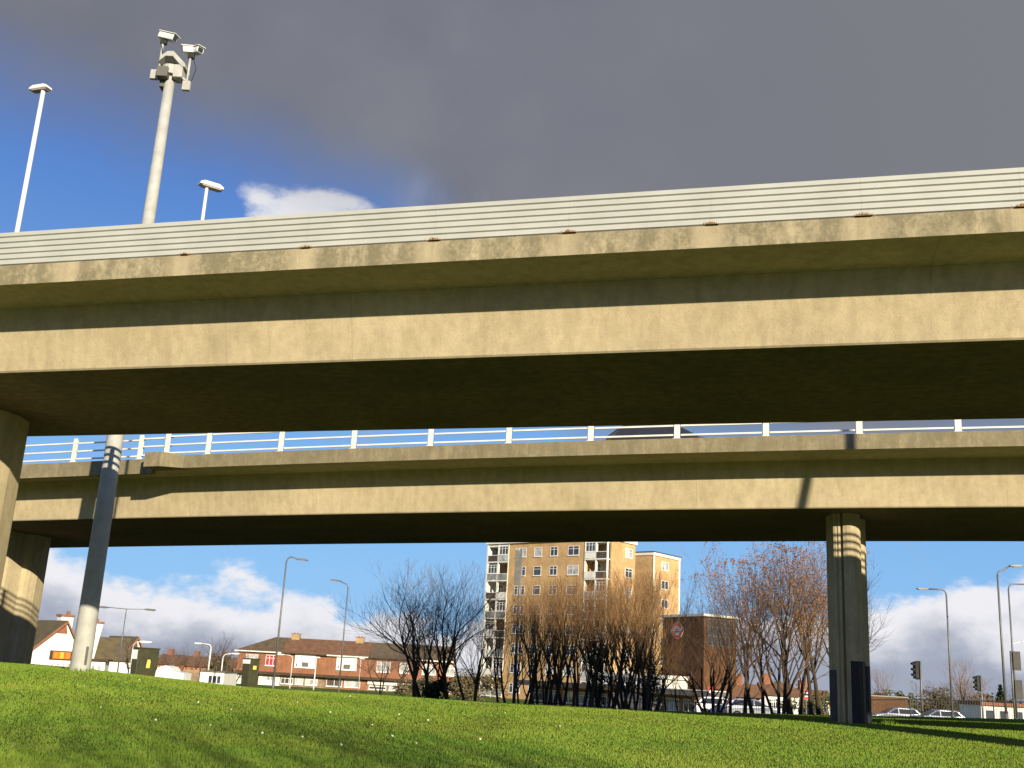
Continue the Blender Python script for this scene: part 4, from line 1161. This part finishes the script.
# white awning, fence, garage wall in the left gap
def left_gap():
    Y = 88; a = at(155, 675, Y); zb = gz(a.x, Y) - .1
    root = empty('awning', (a.x, Y, zb), 0, 'white curved awning canopy between cabinet and brown fence', 'awning')
    m = Y / F; H = at(165, 668, Y).z - zb
    prof = [(0, H - .75), (.05, H - .2), (.35, H + .1), (.75, H + .2), (1.15, H + .08), (1.4, H - .22), (2.25, H - .33), (2.25, H - .85)]
    MB().prism(prof, -.02, 2.2, 0, None, 'y').build('cover', M['render_white'], root)
    MB().tube([(.1, .1, 0), (.1, .1, H - .7)], .05, 6).build('post', M['timber'], root); MB().tube([(2.15, .1, 0), (2.15, .1, H - .8)], .05, 6).build('post', M['timber'], root)
    MB().box((.05, .4, 0), (2.2, .5, H - .8)).build('back_panel', M['timber'], root)
    Y = 96; a = at(182, 675, Y); b2 = at(199, 675, Y); zb = gz(a.x, Y); H = at(190, 669.5, Y).z - zb
    root = empty('board_fence', (a.x, Y, zb), 0, 'brown board fence right of the white awning', 'fence')
    MB().box((0, 0, 0), (b2.x - a.x, .06, H)).build('boards', M['fence_wood'], root)
    for q in (0, .5, 1): MB().box((q * (b2.x - a.x) - .05, .06, 0), (q * (b2.x - a.x) + .05, .16, H + .12)).build('post', M['timber'], root)
    Y = 100; a = at(197, 675, Y); b2 = at(224, 675, Y); zb = gz(a.x, Y); H = at(210, 672, Y).z - zb
    root = empty('garage', (a.x, Y, zb), 0, 'low white walled building at the foot of the two white lamps', 'garage')
    MB().box((0, 0, 0), (b2.x - a.x, 5, H)).build('wall', M['render_white'], root); MB().box((-.1, -.1, H), (b2.x - a.x + .1, 5.1, H + .1)).build('roof', M['signgrey'], root)
    window(root, 1.0, H - 1.0, 1.2, .75, 0, 3, 'pane', False)
    # distant houses behind
    Y = 190
    for i, (x0, x1, yt, lab) in enumerate(((152, 178, 661, 'distant brick house with red roof behind the white awning'), (179, 206, 663, 'distant brick house behind the brown fence'), (207, 233, 664, 'distant brick house behind the pair of white lamps'))):
        a = at(x0, 680, Y + i * 3); b2 = at(x1, 680, Y + i * 3); zb = gz(a.x, Y) - .2; e = at(x0, yt + 3, Y).z - zb; rz = at(x0, yt, Y).z - zb + .7; W = b2.x - a.x - .1
        root = empty('distant_house', (a.x, Y + i * 3, zb), 0, lab, 'house', 'distant houses')
        MB().box((0, 0, 0), (W, 7, e)).build('wall', M['brick_far'], root)
        MB().prism([(-.4, e), (3.5, rz + .6), (7.4, e)], -.0, W, 0, None, 'x').build('roof', M['tile_red'], root)
        MB().box((W * .25, 3.2, rz - .3), (W * .25 + .9, 4., rz + 1.5)).build('chimney', M['chimney_red'], root)
        window(root, W * .15, e - 1.6, 1.2, 1.1, 0, 2); window(root, W * .6, e - 1.6, 1.2, 1.1, 0, 2)
left_gap()

def right_houses():
    spec = [(736, 764, 684, 145, 'distant brick house beside the station tower with a stub chimney', 'brick_far'), (764, 800, 683, 150, 'distant cream fronted house seen between tree trunks left of the round sign', 'render_white'), (801, 836, 690, 152, 'distant brick house just left of the right-hand pier', 'brick_far'), (868, 885, 694, 200, 'distant brick house just right of the pier', 'brick_far')]
    for (x0, x1, yt, Y, lab, mm) in spec:
        a = at(x0, 700, Y); b2 = at(x1, 700, Y); zb = gz(a.x, Y) - .2; rz = at((x0 + x1) / 2, yt, Y).z - zb; e = rz - 1.7; W = b2.x - a.x - .1
        root = empty('distant_house', (a.x, Y, zb), 0, lab, 'house', 'distant houses')
        MB().box((0, 0, 0), (W, 7, e)).build('wall', M[mm], root)
        MB().prism([(-.4, e), (3.5, rz), (7.4, e)], 0, W, 0, None, 'x').build('roof', M['tile_red'], root)
        MB().box((W * .15, 3, rz - .6), (W * .15 + 1.0, 4.1, rz + 1.2)).build('chimney', M['chimney_red'], root)
        for q in (.12, .42, .72): window(root, W * q, e - 1.7, 1.0, 1.2, 0, 2, 'pane' if q != .42 else 'panelight')
        for q in (.12, .5): window(root, W * q, .8, 1.4, 1.3, 0, 2, 'pane')
    # low brown wall
    Y = 95
    a, b2 = at(868, 700, Y), at(908, 700, Y); zb = gz(a.x, Y); H = at(880, 696.5, Y).z - zb
    root = empty('brick_wall', (a.x, Y, zb), 0, 'brown brick wall with coping between the pier and the left traffic signal', 'wall')
    MB().box((0, 0, -.2), (b2.x - a.x, .25, H)).build('wall', M['brick_station'], root); MB().box((-.04, -.05, H), (b2.x - a.x + .04, .3, H + .08)).build('coping', M['kerb'], root)
    Y = 110; a, b2 = at(980, 700, Y), at(1060, 700, Y); zb = gz(a.x, Y); H = at(1000, 706, Y).z - zb
    root = empty('shop_row', (a.x, Y, zb), 0, 'low pale building with red brown fascia behind the railing at far right', 'building')
    MB().box((0, 0, -.1), (b2.x - a.x, 5, H)).build('wall', M['render_white'], root); MB().box((-.1, -.3, H), (b2.x - a.x, 5, H + .3)).build('roof', M['chimney_red'], root)
    for i in range(6): window(root, .4 + i * 1.4, .4, 1.0, H - .8, 0, 1, 'pane', False)
right_houses()

# vehicles on the street
def car_px(px, Y, yaw, body, label, kind='hatch'):
    p = at(px, 700, Y); make_car('parked_car' if kind == 'hatch' else 'parked_van', label, body, (p.x, Y, gz(p.x, Y) + .014), yaw, 1., 'vehicles on the road', kind)
car_px(722, 82, 0.0, 'carwhite', 'white car between the trunks just right of the station tower')
car_px(753, 79, 0.0, 'carsilver', 'silver car behind the trunks, right of the white car')
car_px(935, 88, R(180), 'carsilver', 'silver car behind the railing by the left traffic signal')
car_px(894, 92, R(180), 'carsilver', 'silver car half hidden by the right-hand pier')
car_px(634, 88, 0, 'cardark', 'dark car behind the trunks in front of the station canopy')

# ------------------------------------------------------------------ trees
def grow(seed, H, spread=.5, stems=1, fork=.18, twigs=1., up=.35, r0_=.09, leaves=0, lean=.1):
    """returns trunk MB and crown MB (twigs, optional leaves as 2nd material)"""
    k = random.Random(seed); T = MB(); Cn = MB(); lf = []
    def rv(): return Vector((k.gauss(0, 1), k.gauss(0, 1), k.gauss(0, 1))).normalized()
    def branch(p, d, L, r, depth):
        n = 5 if depth < 2 else (4 if depth == 2 else 3)
        seg = max(2, min(n, int(L / .25) + 1)); pts = [p]; rad = [r]; dd = d.copy(); q = p.copy()
        wob = .13 if depth == 0 else .2
        for i in range(seg):
            dd = (dd + rv() * wob + Vector((0, 0, up * (.12 + .1 * depth)))).normalized()
            q = q + dd * (L / seg); pts.append(q.copy()); rad.append(r * (1 - .62 * (i + 1) / seg) if depth < 4 else r * (1 - .8 * (i + 1) / seg))
        tgt = T if depth <= 1 else Cn
        tgt.tube(pts, rad, 6 if depth == 0 else (5 if depth == 1 else 3), 0, False)
        if depth >= 4 or L < .18:
            if leaves and k.random() < leaves and pts[-1].z > H * .5:
                for _ in range(4):
                    c = pts[k.randint(1, len(pts) - 1)] + rv() * .07; a = rv() * k.uniform(.03, .055); b2 = a.cross(rv()).normalized() * k.uniform(.02, .035)
                    Cn.add([c - a, c + b2, c + a, c - b2], [(0, 1, 2, 3)], 1)
            return
        nb = {0: 6, 1: 5, 2: 5, 3: 3}[depth]
        nb = max(2, int(nb * (twigs if depth > 0 else 1) + k.random()))
        for j in range(nb):
            t = k.uniform(.3 if depth == 0 else .18, 1.0) if j else 1.0
            fi = t * seg; i0 = min(int(fi), seg - 1); pp = pts[i0].lerp(pts[i0 + 1], fi - i0)
            dr = (pts[i0 + 1] - pts[i0]).normalized(); side = rv(); side = (side - dr * side.dot(dr)).normalized()
            ang = k.uniform(.35, .8) * (spread / .5) * (1 if j else .4)
            nd = (dr * math.cos(ang) + side * math.sin(ang)).normalized()
            nl = L * k.uniform(.5, .72) * (1.0 if t > .5 else 1.15)
            if pp.z + nl > H * 1.02: nl = max(.15, H * 1.02 - pp.z)
            branch(pp, nd, nl, max(.0045, rad[i0] * k.uniform(.45, .65)), depth + 1)
    for s in range(stems):
        a = 2 * math.pi * s / stems + k.random(); b = Vector((math.cos(a), math.sin(a), 0)) * (.12 if stems > 1 else 0) * k.uniform(.5, 1.5)
        d = (Vector((0, 0, 1)) + Vector((math.cos(a), math.sin(a), 0)) * (k.uniform(.1, .35) * (spread / .5) if stems > 1 else lean * k.random())).normalized()
        hh = H * k.uniform(.5, .62)
        # lower trunk
        base = b - Vector((0, 0, .25)); r = r0_ * (k.uniform(.6, .9) if stems > 1 else 1)
        branch(base, d, hh, r, 0)
    zmax = max(v[2] for v in Cn.v); s = H / zmax
    for m_ in (T, Cn): m_.v = [(x * s, y * s, z * s if z > 0 else z) for x, y, z in m_.v]
    return T, Cn
protos = []
def tree_proto(i, name, twig, **kw):
    T, Cn = grow(**kw); root = empty(name, (0, 0, 0)); 
    t = T.build('trunk', M['bark'], root, True, fix=False); c = Cn.build('crown', [M[twig], M['leafdead']], root, fix=False)
    return root
P_ = {}
P_['a'] = tree_proto(0, 'bare_tree', 'twig_grey', seed=12, H=6.5, spread=.5, stems=1, r0_=.12, twigs=1.12)
P_['b'] = tree_proto(0, 'bare_tree', 'twig_grey', seed=23, H=6.5, spread=.5, stems=3, r0_=.115, twigs=.95)
P_['c'] = tree_proto(0, 'bare_tree', 'twig_orange', seed=31, H=6.0, spread=.33, stems=1, r0_=.1, twigs=.84, up=.7, lean=.2)
P_['d'] = tree_proto(0, 'bare_tree', 'twig_orange', seed=47, H=6.0, spread=.36, stems=2, r0_=.1, twigs=.84, up=.7)
P_['e'] = tree_proto(0, 'bare_tree', 'twig_orange', seed=59, H=6.0, spread=.4, stems=3, r0_=.1, twigs=.8, up=.7)
P_['f'] = tree_proto(0, 'leafy_brown_tree', 'twig', seed=61, H=8.0, spread=.46, stems=1, r0_=.12, twigs=.92, up=.45, leaves=1.)
P_['g'] = tree_proto(0, 'leafy_brown_tree', 'twig', seed=73, H=8.0, spread=.5, stems=3, r0_=.12, twigs=.86, up=.42, leaves=.85)
P_['h'] = tree_proto(0, 'bare_tree', 'twig', seed=87, H=6.5, spread=.55, stems=6, r0_=.12, twigs=.8, up=.45)
H0 = dict(a=6.5, b=6.5, c=6., d=6., e=6., f=8., g=8., h=6.5)
used = set()
def place_tree(kind, px, top, Y, label, rot=None, wide=1., group='bare trees along the crest of the bank', zoff=0.):
    p = at(px, 700, Y); X = p.x
    zb = gz(X, Y) + zoff
    # top height from the photograph row
    xt = px + 0.03 * (512 - px) * 0; t = at(px, top, Y); H = t.z - zb; s = H / H0[kind]
    src = P_[kind]
    if kind in used: o = copy_tree(src)
    else: o = src; used.add(kind)
    o.location = (X, Y, zb); o.rotation_euler = (0, 0, rot if rot is not None else rnd.uniform(0, 6.28)); o.scale = (s * wide, s * wide, s)
    tag(o, label, 'tree', group); return o
G2 = 'orange brown trees by the right-hand pier'
TR = [
 ('a', 417, 563, 50, 'spreading bare tree farthest left on the crest, its crown against blue sky', 1.15, None),
 ('b', 431, 558, 52, 'bare tree with three dark stems right beside the low dark bush', 1.15, None),
 ('a', 449, 562, 51, 'bare tree with straight dark trunk just right of the low dark bush', 1.1, None),
 ('b', 474, 590, 51, 'bare tree forking low in a V just left of the flats', 1.0, None),
 ('c', 500, 622, 52, 'slender tree in front of the left balconies of the flats', 1.0, None),
 ('e', 519, 600, 51, 'bushy multi-stemmed tree at the foot of the blue pole', 1.05, None),
 ('c', 528, 596, 53, 'thin upright tree just right of the blue pole', 1.1, None),
 ('d', 541, 592, 52, 'twin-stemmed tree below the second window column of the flats', 1.15, None),
 ('e', 556, 588, 51, 'dense three-stemmed tree below the middle of the brick facade', 1.1, None),
 ('c', 565, 584, 54, 'straight thin tree below the third window column', 1.2, None),
 ('d', 576, 586, 52, 'twin-stemmed tree under the left edge of the upper balconies', 1.1, None),
 ('c', 589, 588, 51, 'dark straight tree under the upper right balconies', 1.3, None),
 ('d', 602, 590, 53, 'twin-stemmed tree below the right corner of the flats', 1.1, None),
 ('c', 610, 580, 52, 'thin pole-like tree at the corner of the flats', 1.2, None),
 ('e', 619, 586, 52, 'three-stemmed tree in front of the sunlit end wall of the flats', 1.1, None),
 ('d', 631, 588, 53, 'twin-stemmed tree beside the end wall of the flats', 1.1, None),
 ('c', 645, 582, 53, 'upright dark trunked tree in front of the rear wing of the flats', 1.3, None),
 ('d', 655, 628, 54, 'twin-stemmed tree just left of the station roundel', 1.1, None),
 ('c', 667, 640, 55, 'thin tree at the left edge of the station tower', 1.1, None),
 ('c', 681, 660, 56, 'very thin tree directly under the roundel', 1.2, None),
 ('h', 713, 604, 55, 'thick many-stemmed tree spreading from one stool in front of the station tower', 1.2, None),
 ('f', 731, 572, 56, 'leaning tree at the right edge of the station tower', .9, G2),
 ('f', 743, 556, 57, 'tall tree with tufts of orange leaves right of the station tower', 1.0, G2),
 ('c', 755, 585, 56, 'thin straight tree between the station and the big leafy trees', 1.2, G2),
 ('f', 765, 560, 57, 'slim tree leaning slightly left of the thickest trunk', .95, G2),
 ('g', 778, 538, 56, 'thickest trunked tree with orange leaves touching the flyover soffit', 1.05, G2),
 ('f', 791, 536, 57, 'tall tree with orange leaf tufts right of the thickest trunk', 1.1, G2),
 ('g', 797, 552, 58, 'several-stemmed orange leaved tree beside the round sign', .9, G2),
 ('f', 813, 548, 57, 'orange leaved tree just left of the right-hand pier', 1.0, G2),
 ('c', 819, 575, 58, 'thin dark stem touching the left side of the pier', 1.3, G2),
 ('a', 855, 556, 62, 'bare tree mostly behind the right-hand pier, twigs showing on its right', 1.25, None),
]
TR += [
 ('c', 508, 630, 55, 'slim tree between the left balconies and the blue pole', 1.2, None),
 ('c', 535, 606, 50, 'thin stem between two bushy trees right of the blue pole', 1.0, None),
 ('e', 548, 584, 56, 'feathery tree behind, below the gap between second and third windows', 1.0, None),
 ('c', 583, 592, 57, 'thin straight stem in front of the station canopy end', 1.1, None),
 ('d', 595, 578, 56, 'feathery tree rising to the upper right balconies of the flats', 1.0, None),
 ('e', 625, 580, 57, 'tall feathery tree before the sunlit corner of the flats', 1.0, None),
 ('d', 640, 586, 50, 'twin-stemmed tree just left of the dark holly', 1.0, None),
 ('e', 650, 578, 58, 'feathery tree reaching the roof line of the rear wing', 1.0, None),
 ('d', 693, 652, 58, 'twin-stemmed tree right of the roundel on the station tower', 1.0, None),
]
for kd, px, top, Y, lab, wd, gp in TR:
    if 495 < px < 660: top -= 9
    if px > 495 and px < 840: Y += 2.4 if px < 700 else 1.2
    place_tree(kd, px, top, Y, lab, None, wd, gp or 'bare trees along the crest of the bank')
# background trees
place_tree('a', 127, 628, 92, 'small bare tree by the second pub gable', None, 1., 'distant bare trees')
place_tree('b', 168, 645, 130, 'distant bare tree behind the dark cabinet', None, 1.3, 'distant bare trees')
place_tree('b', 188, 642, 135, 'distant bare tree above the brown fence', None, 1.2, 'distant bare trees')
place_tree('a', 222, 628, 128, 'distant bare tree at the left end of the shop terrace', None, 1.4, 'distant bare trees')
place_tree('b', 232, 645, 140, 'distant twiggy tree just behind the hipped roof end', None, 1.6, 'distant bare trees')
place_tree('b', 944, 680, 150, 'distant rounded bare tree behind the silver car', None, 1.7, 'distant bare trees')
place_tree('c', 967, 659, 120, 'distant upright bare tree left of the middle traffic signal', None, 1.4, 'distant bare trees')
place_tree('e', 973, 676, 125, 'distant low bare tree behind the middle traffic signal', None, 1.8, 'distant bare trees')
place_tree('c', 878, 668, 110, 'distant thin bare tree just right of the pier', None, 1.5, 'distant bare trees')
place_tree('b', 1018, 684, 150, 'distant bare tree at the right edge', None, 1.5, 'distant bare trees')
place_tree('a', 395, 632, 120, 'bare tree in front of the last houses of the terrace', None, 1.3, 'distant bare trees')
place_tree('b', 380, 640, 118, 'small bare tree before the fourth shop house', None, 1.4, 'distant bare trees')
# tree behind the photographer: only its shadow reaches the picture
tb = copy_tree(P_['b']); s = 12.5 / 6.5; tb.scale = (s * .8, s * .8, s); tb.location = (7.2, -11, gz(7, -11)); tb.rotation_euler = (0, 0, 1.1)
tb2 = copy_tree(P_['h']); tb2.scale = (1.5, 1.5, 1.75); tb2.location = (9.5, -7, gz(9, -7)); tag(tb2, 'many-stemmed bare tree behind the viewer casting shadow on the lawn', 'tree', 'trees casting the foreground shadow')
tag(tb, 'bare tree behind the viewer casting its shadow on the lawn', 'tree', 'trees casting the foreground shadow')

# bushes: clumps of leaves
def bush(px, Y, wpx, top, label, mat, dens=900, conic=False, lf=.07, base=None, name='bush'):
    p = at(px, 700, Y); zb = gz(p.x, Y); m = Y / F; w = wpx * m / 2; H = at(px, top, Y).z - zb
    k = random.Random(int(px * 7)); root = empty(name, (p.x, Y, zb), 0, label, 'bush')
    mb = MB(); st = MB()
    for i in range(7):
        a = k.uniform(0, 6.28); q = Vector((math.cos(a) * w * .5, math.sin(a) * w * .5, H * .7)); st.tube([(0, 0, -.1), q * .5, q], [.04, .03, .01], 4)
    lobes = [(Vector((k.gauss(0, .42) * w, k.gauss(0, .3) * w, H * k.uniform(.2, .85))), k.uniform(.22, .42)) for _ in range(16)]
    for i in range(dens):
        if conic:
            z = k.random() ** .7; rr = (1 - z) * k.uniform(.3, 1.1); a = k.uniform(0, 6.28); c = Vector((math.cos(a) * w * rr, math.sin(a) * w * rr, z * H))
        else:
            lc, lr = k.choice(lobes); v = Vector((k.gauss(0, 1), k.gauss(0, 1), k.gauss(0, 1))).normalized() * (k.random() ** .4) * lr
            c = lc + Vector((v.x * w, v.y * w, v.z * H * .9)); c.z = min(max(c.z, .03), H * 1.05)
        a = Vector((k.gauss(0, 1), k.gauss(0, 1), k.gauss(0, .6))).normalized() * lf * k.uniform(.6, 1.4); b2 = a.cross(Vector((k.gauss(0, 1), k.gauss(0, 1), k.gauss(0, 1)))).normalized() * lf * .6
        mb.add([c - a, c + b2, c + a, c - b2], [(0, 1, 2, 3)])
    st.build('stem', M['bark'], root); mb.build('foliage', M[mat], root, fix=False)
bush(437, 51, 34, 679, 'low dark evergreen bush at the foot of the left tree group', 'evergreen', 1800)
bush(597, 54, 26, 634, 'dark ivy mass among the trunks in front of the flats', 'evergreen', 1500, lf=.06, name='ivy_clump')
bush(650, 55, 24, 655, 'dark green holly shrub among the trunks left of the station', 'evergreen', 1300, lf=.06)
bush(1001, 120, 22, 685, 'dark conifer bush between the right lamps', 'evergreen', 1200, True, .16)
bush(948, 170, 60, 690, 'brownish scrub behind the silver car', 'hedge', 2200, False, .2)
bush(895, 150, 34, 692, 'olive scrub right of the pier above the brick wall', 'bushgreen', 1500, False, .18)
bush(845, 130, 60, 694, 'olive hedge behind the right-hand pier', 'bushgreen', 1500, False, .16)
bush(810, 110, 40, 698, 'olive hedge under the round sign', 'bushgreen', 1500, False, .13)
bush(215, 170, 34, 655, 'dark shrub mass behind the two white lamps', 'hedge', 2200, False, .2)
bush(470, 100, 60, 671, 'brown winter scrub between the spreading trees and the flats', 'hedge', 2600, False, .12)
bush(430, 105, 60, 676, 'brown scrub behind the trunks of the spreading trees', 'hedge', 2200, False, .12)
# continuous hedge closing the far distance (one mass)
def far_hedge():
    k = random.Random(5); mb = MB()
    for i in range(26000):
        x = k.uniform(-260, 260); y = 235 + k.uniform(-6, 6) + abs(x) * .05; hh = 3.2 + 1.6 * math.sin(x * .13) + 1.1 * math.sin(x * .41 + 2)
        c = Vector((x, y, gz(x, y) + k.random() ** .8 * hh)); a = Vector((k.gauss(0, 1), k.gauss(0, 1), k.gauss(0, .6))).normalized() * k.uniform(.3, .6); b2 = a.cross(Vector((k.gauss(0, 1), k.gauss(0, 1), k.gauss(0, 1)))).normalized() * .3
        mb.add([c - a, c + b2, c + a, c - b2], [(0, 1, 2, 3)])
    o = mb.build('far_scrub', M['hedge'], None, fix=False); tag(o, 'line of distant brown winter scrub on the horizon', 'scrub', kind='stuff')
far_hedge()

def worn(px_, py_, r, seed, label):
    k = random.Random(seed); mb = MB(); n = 260
    for i in range(n):
        a = k.uniform(0, 6.28); q = r * (1 + abs(k.gauss(0, .22))); x = px_ + math.cos(a) * q; y = py_ + math.sin(a) * q; z = gz(x, y)
        h = k.uniform(.06, .17); w_ = k.uniform(.008, .018); b2 = k.uniform(0, 3.14); c = math.cos(b2) * w_; d = math.sin(b2) * w_
        mb.add([(x - c, y - d, z - .02), (x + c, y + d, z - .02), (x + k.uniform(-.05, .05), y + k.uniform(-.05, .05), z + h)], [(0, 1, 2)])
    tag(mb.build('long_grass', M['blade'], None, fix=False), label, 'grass', kind='stuff')
_p = far_root.location; worn(_p.x, _p.y, .95, 1, 'ring of longer unmown grass round the foot of the right-hand pier')
_p = at(80, 668, 31.94); worn(_p.x, 31.94, .3, 2, 'ring of longer unmown grass round the foot of the camera mast')

# daisies in the lawn ------------------------------------------------------
def daisies():
    pos = [(198, 706), (231, 714), (297, 706), (155, 725), (302, 742), (341, 750), (372, 729), (392, 741), (399, 718), (466, 706), (428, 724), (416, 748), (139, 683), (125, 686), (240, 690), (560, 730), (84, 690), (262, 738), (210, 730), (330, 716), (480, 744), (100, 712), (350, 699), (505, 716)]
    proto = None
    for i, (x, y) in enumerate(pos):
        # march the ray to the ground
        Y = 12.
        while Y < 60:
            p = at(x, y, Y)
            if p.z <= gz(p.x, p.y): break
            Y += .1
        if proto is None:
            mb = MB(); n = 12
            for q in range(n):
                a = 2 * math.pi * q / n; b2 = a + .2; mb.add([(0, 0, .0), (.03 * math.cos(a - .2), .03 * math.sin(a - .2), .006), (.042 * math.cos(a), .042 * math.sin(a), .009), (.03 * math.cos(b2), .03 * math.sin(b2), .006)], [(0, 1, 2, 3)])
            root = empty('daisy', (0, 0, 0)); mb.build('petals', M['daisy'], root)
            d = MB(); d.tube([(0, 0, 0), (0, 0, .014)], [.013, .008], 8); d.build('flower_centre', M['daisyeye'], root)
            d = MB(); d.tube([(0, 0, 0), (0, .01, -.07)], .003, 4); d.build('stem', M['blade'], root); proto = root; o = root
        else: o = copy_tree(proto)
        o.location = (p.x, p.y, gz(p.x, p.y) + .075); o.rotation_euler = (R(60), 0, rnd.uniform(-.6, .6)); s = rnd.uniform(.28, .55); o.scale = (s, s, s)
        tag(o, 'small white daisy in the green lawn', 'flower', 'daisies scattered on the lawn')
daisies()

# ------------------------------------------------------------------ light
A, T_ = R(24.856), .3454
Ld = Vector((-math.sin(A), math.cos(A), -T_ * math.cos(A))).normalized()
sl = bpy.data.lights.new('sun', 'SUN'); so = bpy.data.objects.new('sun', sl); col.objects.link(so)
so.rotation_euler = Ld.to_track_quat('-Z', 'Y').to_euler(); so.location = (20, -40, 40)
sl.energy = 5.0; sl.angle = R(.5); sl.color = (1., .875, .65)
el = math.asin(-Ld.z)

w = bpy.data.worlds.new('World'); sc.world = w; w.use_nodes = True; nt = w.node_tree
bg = nt.nodes['Background']
sky = nt.nodes.new('ShaderNodeTexSky'); sky.sky_type = 'NISHITA'; sky.sun_disc = False; sky.sun_elevation = el; sky.sun_rotation = R(180) - A
sky.air_density = 1.0; sky.dust_density = .4; sky.ozone_density = 2.5
tc = nt.nodes.new('ShaderNodeTexCoord'); V = tc.outputs['Generated']
sx = nt.nodes.new('ShaderNodeSeparateXYZ'); L_(nt, V, sx.inputs[0])
hyp = math_(nt, 'SQRT', math_(nt, 'ADD', math_(nt, 'MULTIPLY', sx.outputs[0], sx.outputs[0]), math_(nt, 'MULTIPLY', sx.outputs[1], sx.outputs[1])))
EL = math_(nt, 'MULTIPLY', math_(nt, 'ARCTAN2', sx.outputs[2], hyp), 57.2958)   # degrees
AZ = math_(nt, 'MULTIPLY', math_(nt, 'ARCTAN2', sx.outputs[0], sx.outputs[1]), 57.2958)
def smooth(x, a, b):
    m = nt.nodes.new('ShaderNodeMapRange'); m.interpolation_type = 'SMOOTHSTEP'; m.inputs[1].default_value = a; m.inputs[2].default_value = b; L_(nt, x, m.inputs[0]); return m.outputs[0]
n_big = noise(nt, V, 3.2, 5, .5); n_mid = noise(nt, V, 9., 7, .55); n_cum = noise(nt, V, 14., 8, .58, (1, 1, 1.8)); n_soft = noise(nt, V, 2.2, 3, .5)
c0 = lambda n, k: math_(nt, 'MULTIPLY', math_(nt, 'SUBTRACT', n, .5), k)
# 1. dark stratus overhead: its lower edge drops towards the right
edge = math_(nt, 'SUBTRACT', math_(nt, 'ADD', math_(nt, 'MULTIPLY', AZ, -.07), 24.9), math_(nt, 'MULTIPLY', smooth(AZ, -9, 7), 11.))
d1 = math_(nt, 'ADD', math_(nt, 'SUBTRACT', EL, edge), math_(nt, 'ADD', c0(n_big, 5), c0(n_mid, 3.5)))
m1 = smooth(d1, -4.2, 3.6)
# fades away behind the viewer
m1 = math_(nt, 'MULTIPLY', m1, smooth(sx.outputs[1], -.35, .25))
# 2. cumulus bank near the horizon
ctop = math_(nt, 'ADD', math_(nt, 'MULTIPLY', math_(nt, 'ABSOLUTE', math_(nt, 'ADD', AZ, 4)), .075), 2.9)
d2 = math_(nt, 'ADD', math_(nt, 'SUBTRACT', ctop, EL), math_(nt, 'ADD', c0(n_cum, 5.5), c0(n_big, 4)))
m2 = smooth(d2, -.15, .9)
# 3. scattered soft cloud patches between 5 and 22 degrees
d3 = math_(nt, 'ADD', n_mid, math_(nt, 'MULTIPLY', n_soft, .7))
m3 = math_(nt, 'MULTIPLY', math_(nt, 'MULTIPLY', smooth(d3, .93, 1.12), .8), smooth(EL, 22, 15))
# 4. small bright cloud above the barrier on the left
da = math_(nt, 'MULTIPLY', math_(nt, 'ADD', AZ, 11.8), .32); de = math_(nt, 'MULTIPLY', math_(nt, 'SUBTRACT', EL, 23.1), .85)
rr = math_(nt, 'ADD', math_(nt, 'MULTIPLY', da, da), math_(nt, 'MULTIPLY', de, de))
m4 = smooth(math_(nt, 'ADD', rr, c0(n_cum, -6.)), 1.6, .1)
BS = .1
def kc(c, s=1.): return tuple(x * s / BS for x in c)
blue = mixc(nt, smooth(EL, 2, 30), kc((.23, .52, .95)), kc((.075, .205, .64)))
skyc = mixc(nt, .2, blue, sky.outputs[0])
dark = ramp(nt, math_(nt, 'ADD', n_big, c0(n_mid, .3)), [(.3, kc((.15, .163, .205))), (.5, kc((.185, .195, .235))), (.7, kc((.225, .235, .27)))])
cumc = mixc(nt, smooth(math_(nt, 'ADD', math_(nt, 'SUBTRACT', ctop, EL), math_(nt, 'ADD', c0(n_cum, 5), c0(n_mid, 6))), .5, 3.6), kc((.86, .86, .9)), kc((.36, .4, .5)))
greyc = kc((.38, .41, .5))
c = mixc(nt, m3, skyc, greyc)
wz = math_(nt, 'MULTIPLY', math_(nt, 'MULTIPLY', smooth(noise(nt, V, 9., 5, .55, (1.5, 1, .8)), .42, .75), smooth(math_(nt, 'ABSOLUTE', math_(nt, 'ADD', AZ, 3.5)), 5.5, 1.)), smooth(math_(nt, 'ABSOLUTE', math_(nt, 'SUBTRACT', EL, 24.)), 3., .5))
c = mixc(nt, m4, c, mixc(nt, smooth(n_cum, .35, .65), kc((.5, .55, .72)), kc((.82, .83, .88))))
c = mixc(nt, m1, c, mixc(nt, smooth(AZ, -10, 30), dark, kc((.205, .21, .24))))
c = mixc(nt, m2, c, cumc)
gnd = smooth(EL, -.6, -3)
c = mixc(nt, gnd, c, kc((.12, .12, .08)))
c = mixc(nt, math_(nt, 'MULTIPLY', wz, .5), c, kc((.42, .47, .6)))
L_(nt, c, bg.inputs[0]); bg.inputs[1].default_value = .07

vs = sc.view_settings; vs.view_transform = 'Standard'; vs.look = 'None'; vs.exposure = .52; vs.gamma = 1.; vs.use_curve_mapping = False
sc.render.engine = 'CYCLES'; sc.cycles.max_bounces = 6; sc.cycles.diffuse_bounces = 3; sc.cycles.use_denoising = True
sc.render.resolution_x = 1024; sc.render.resolution_y = 768
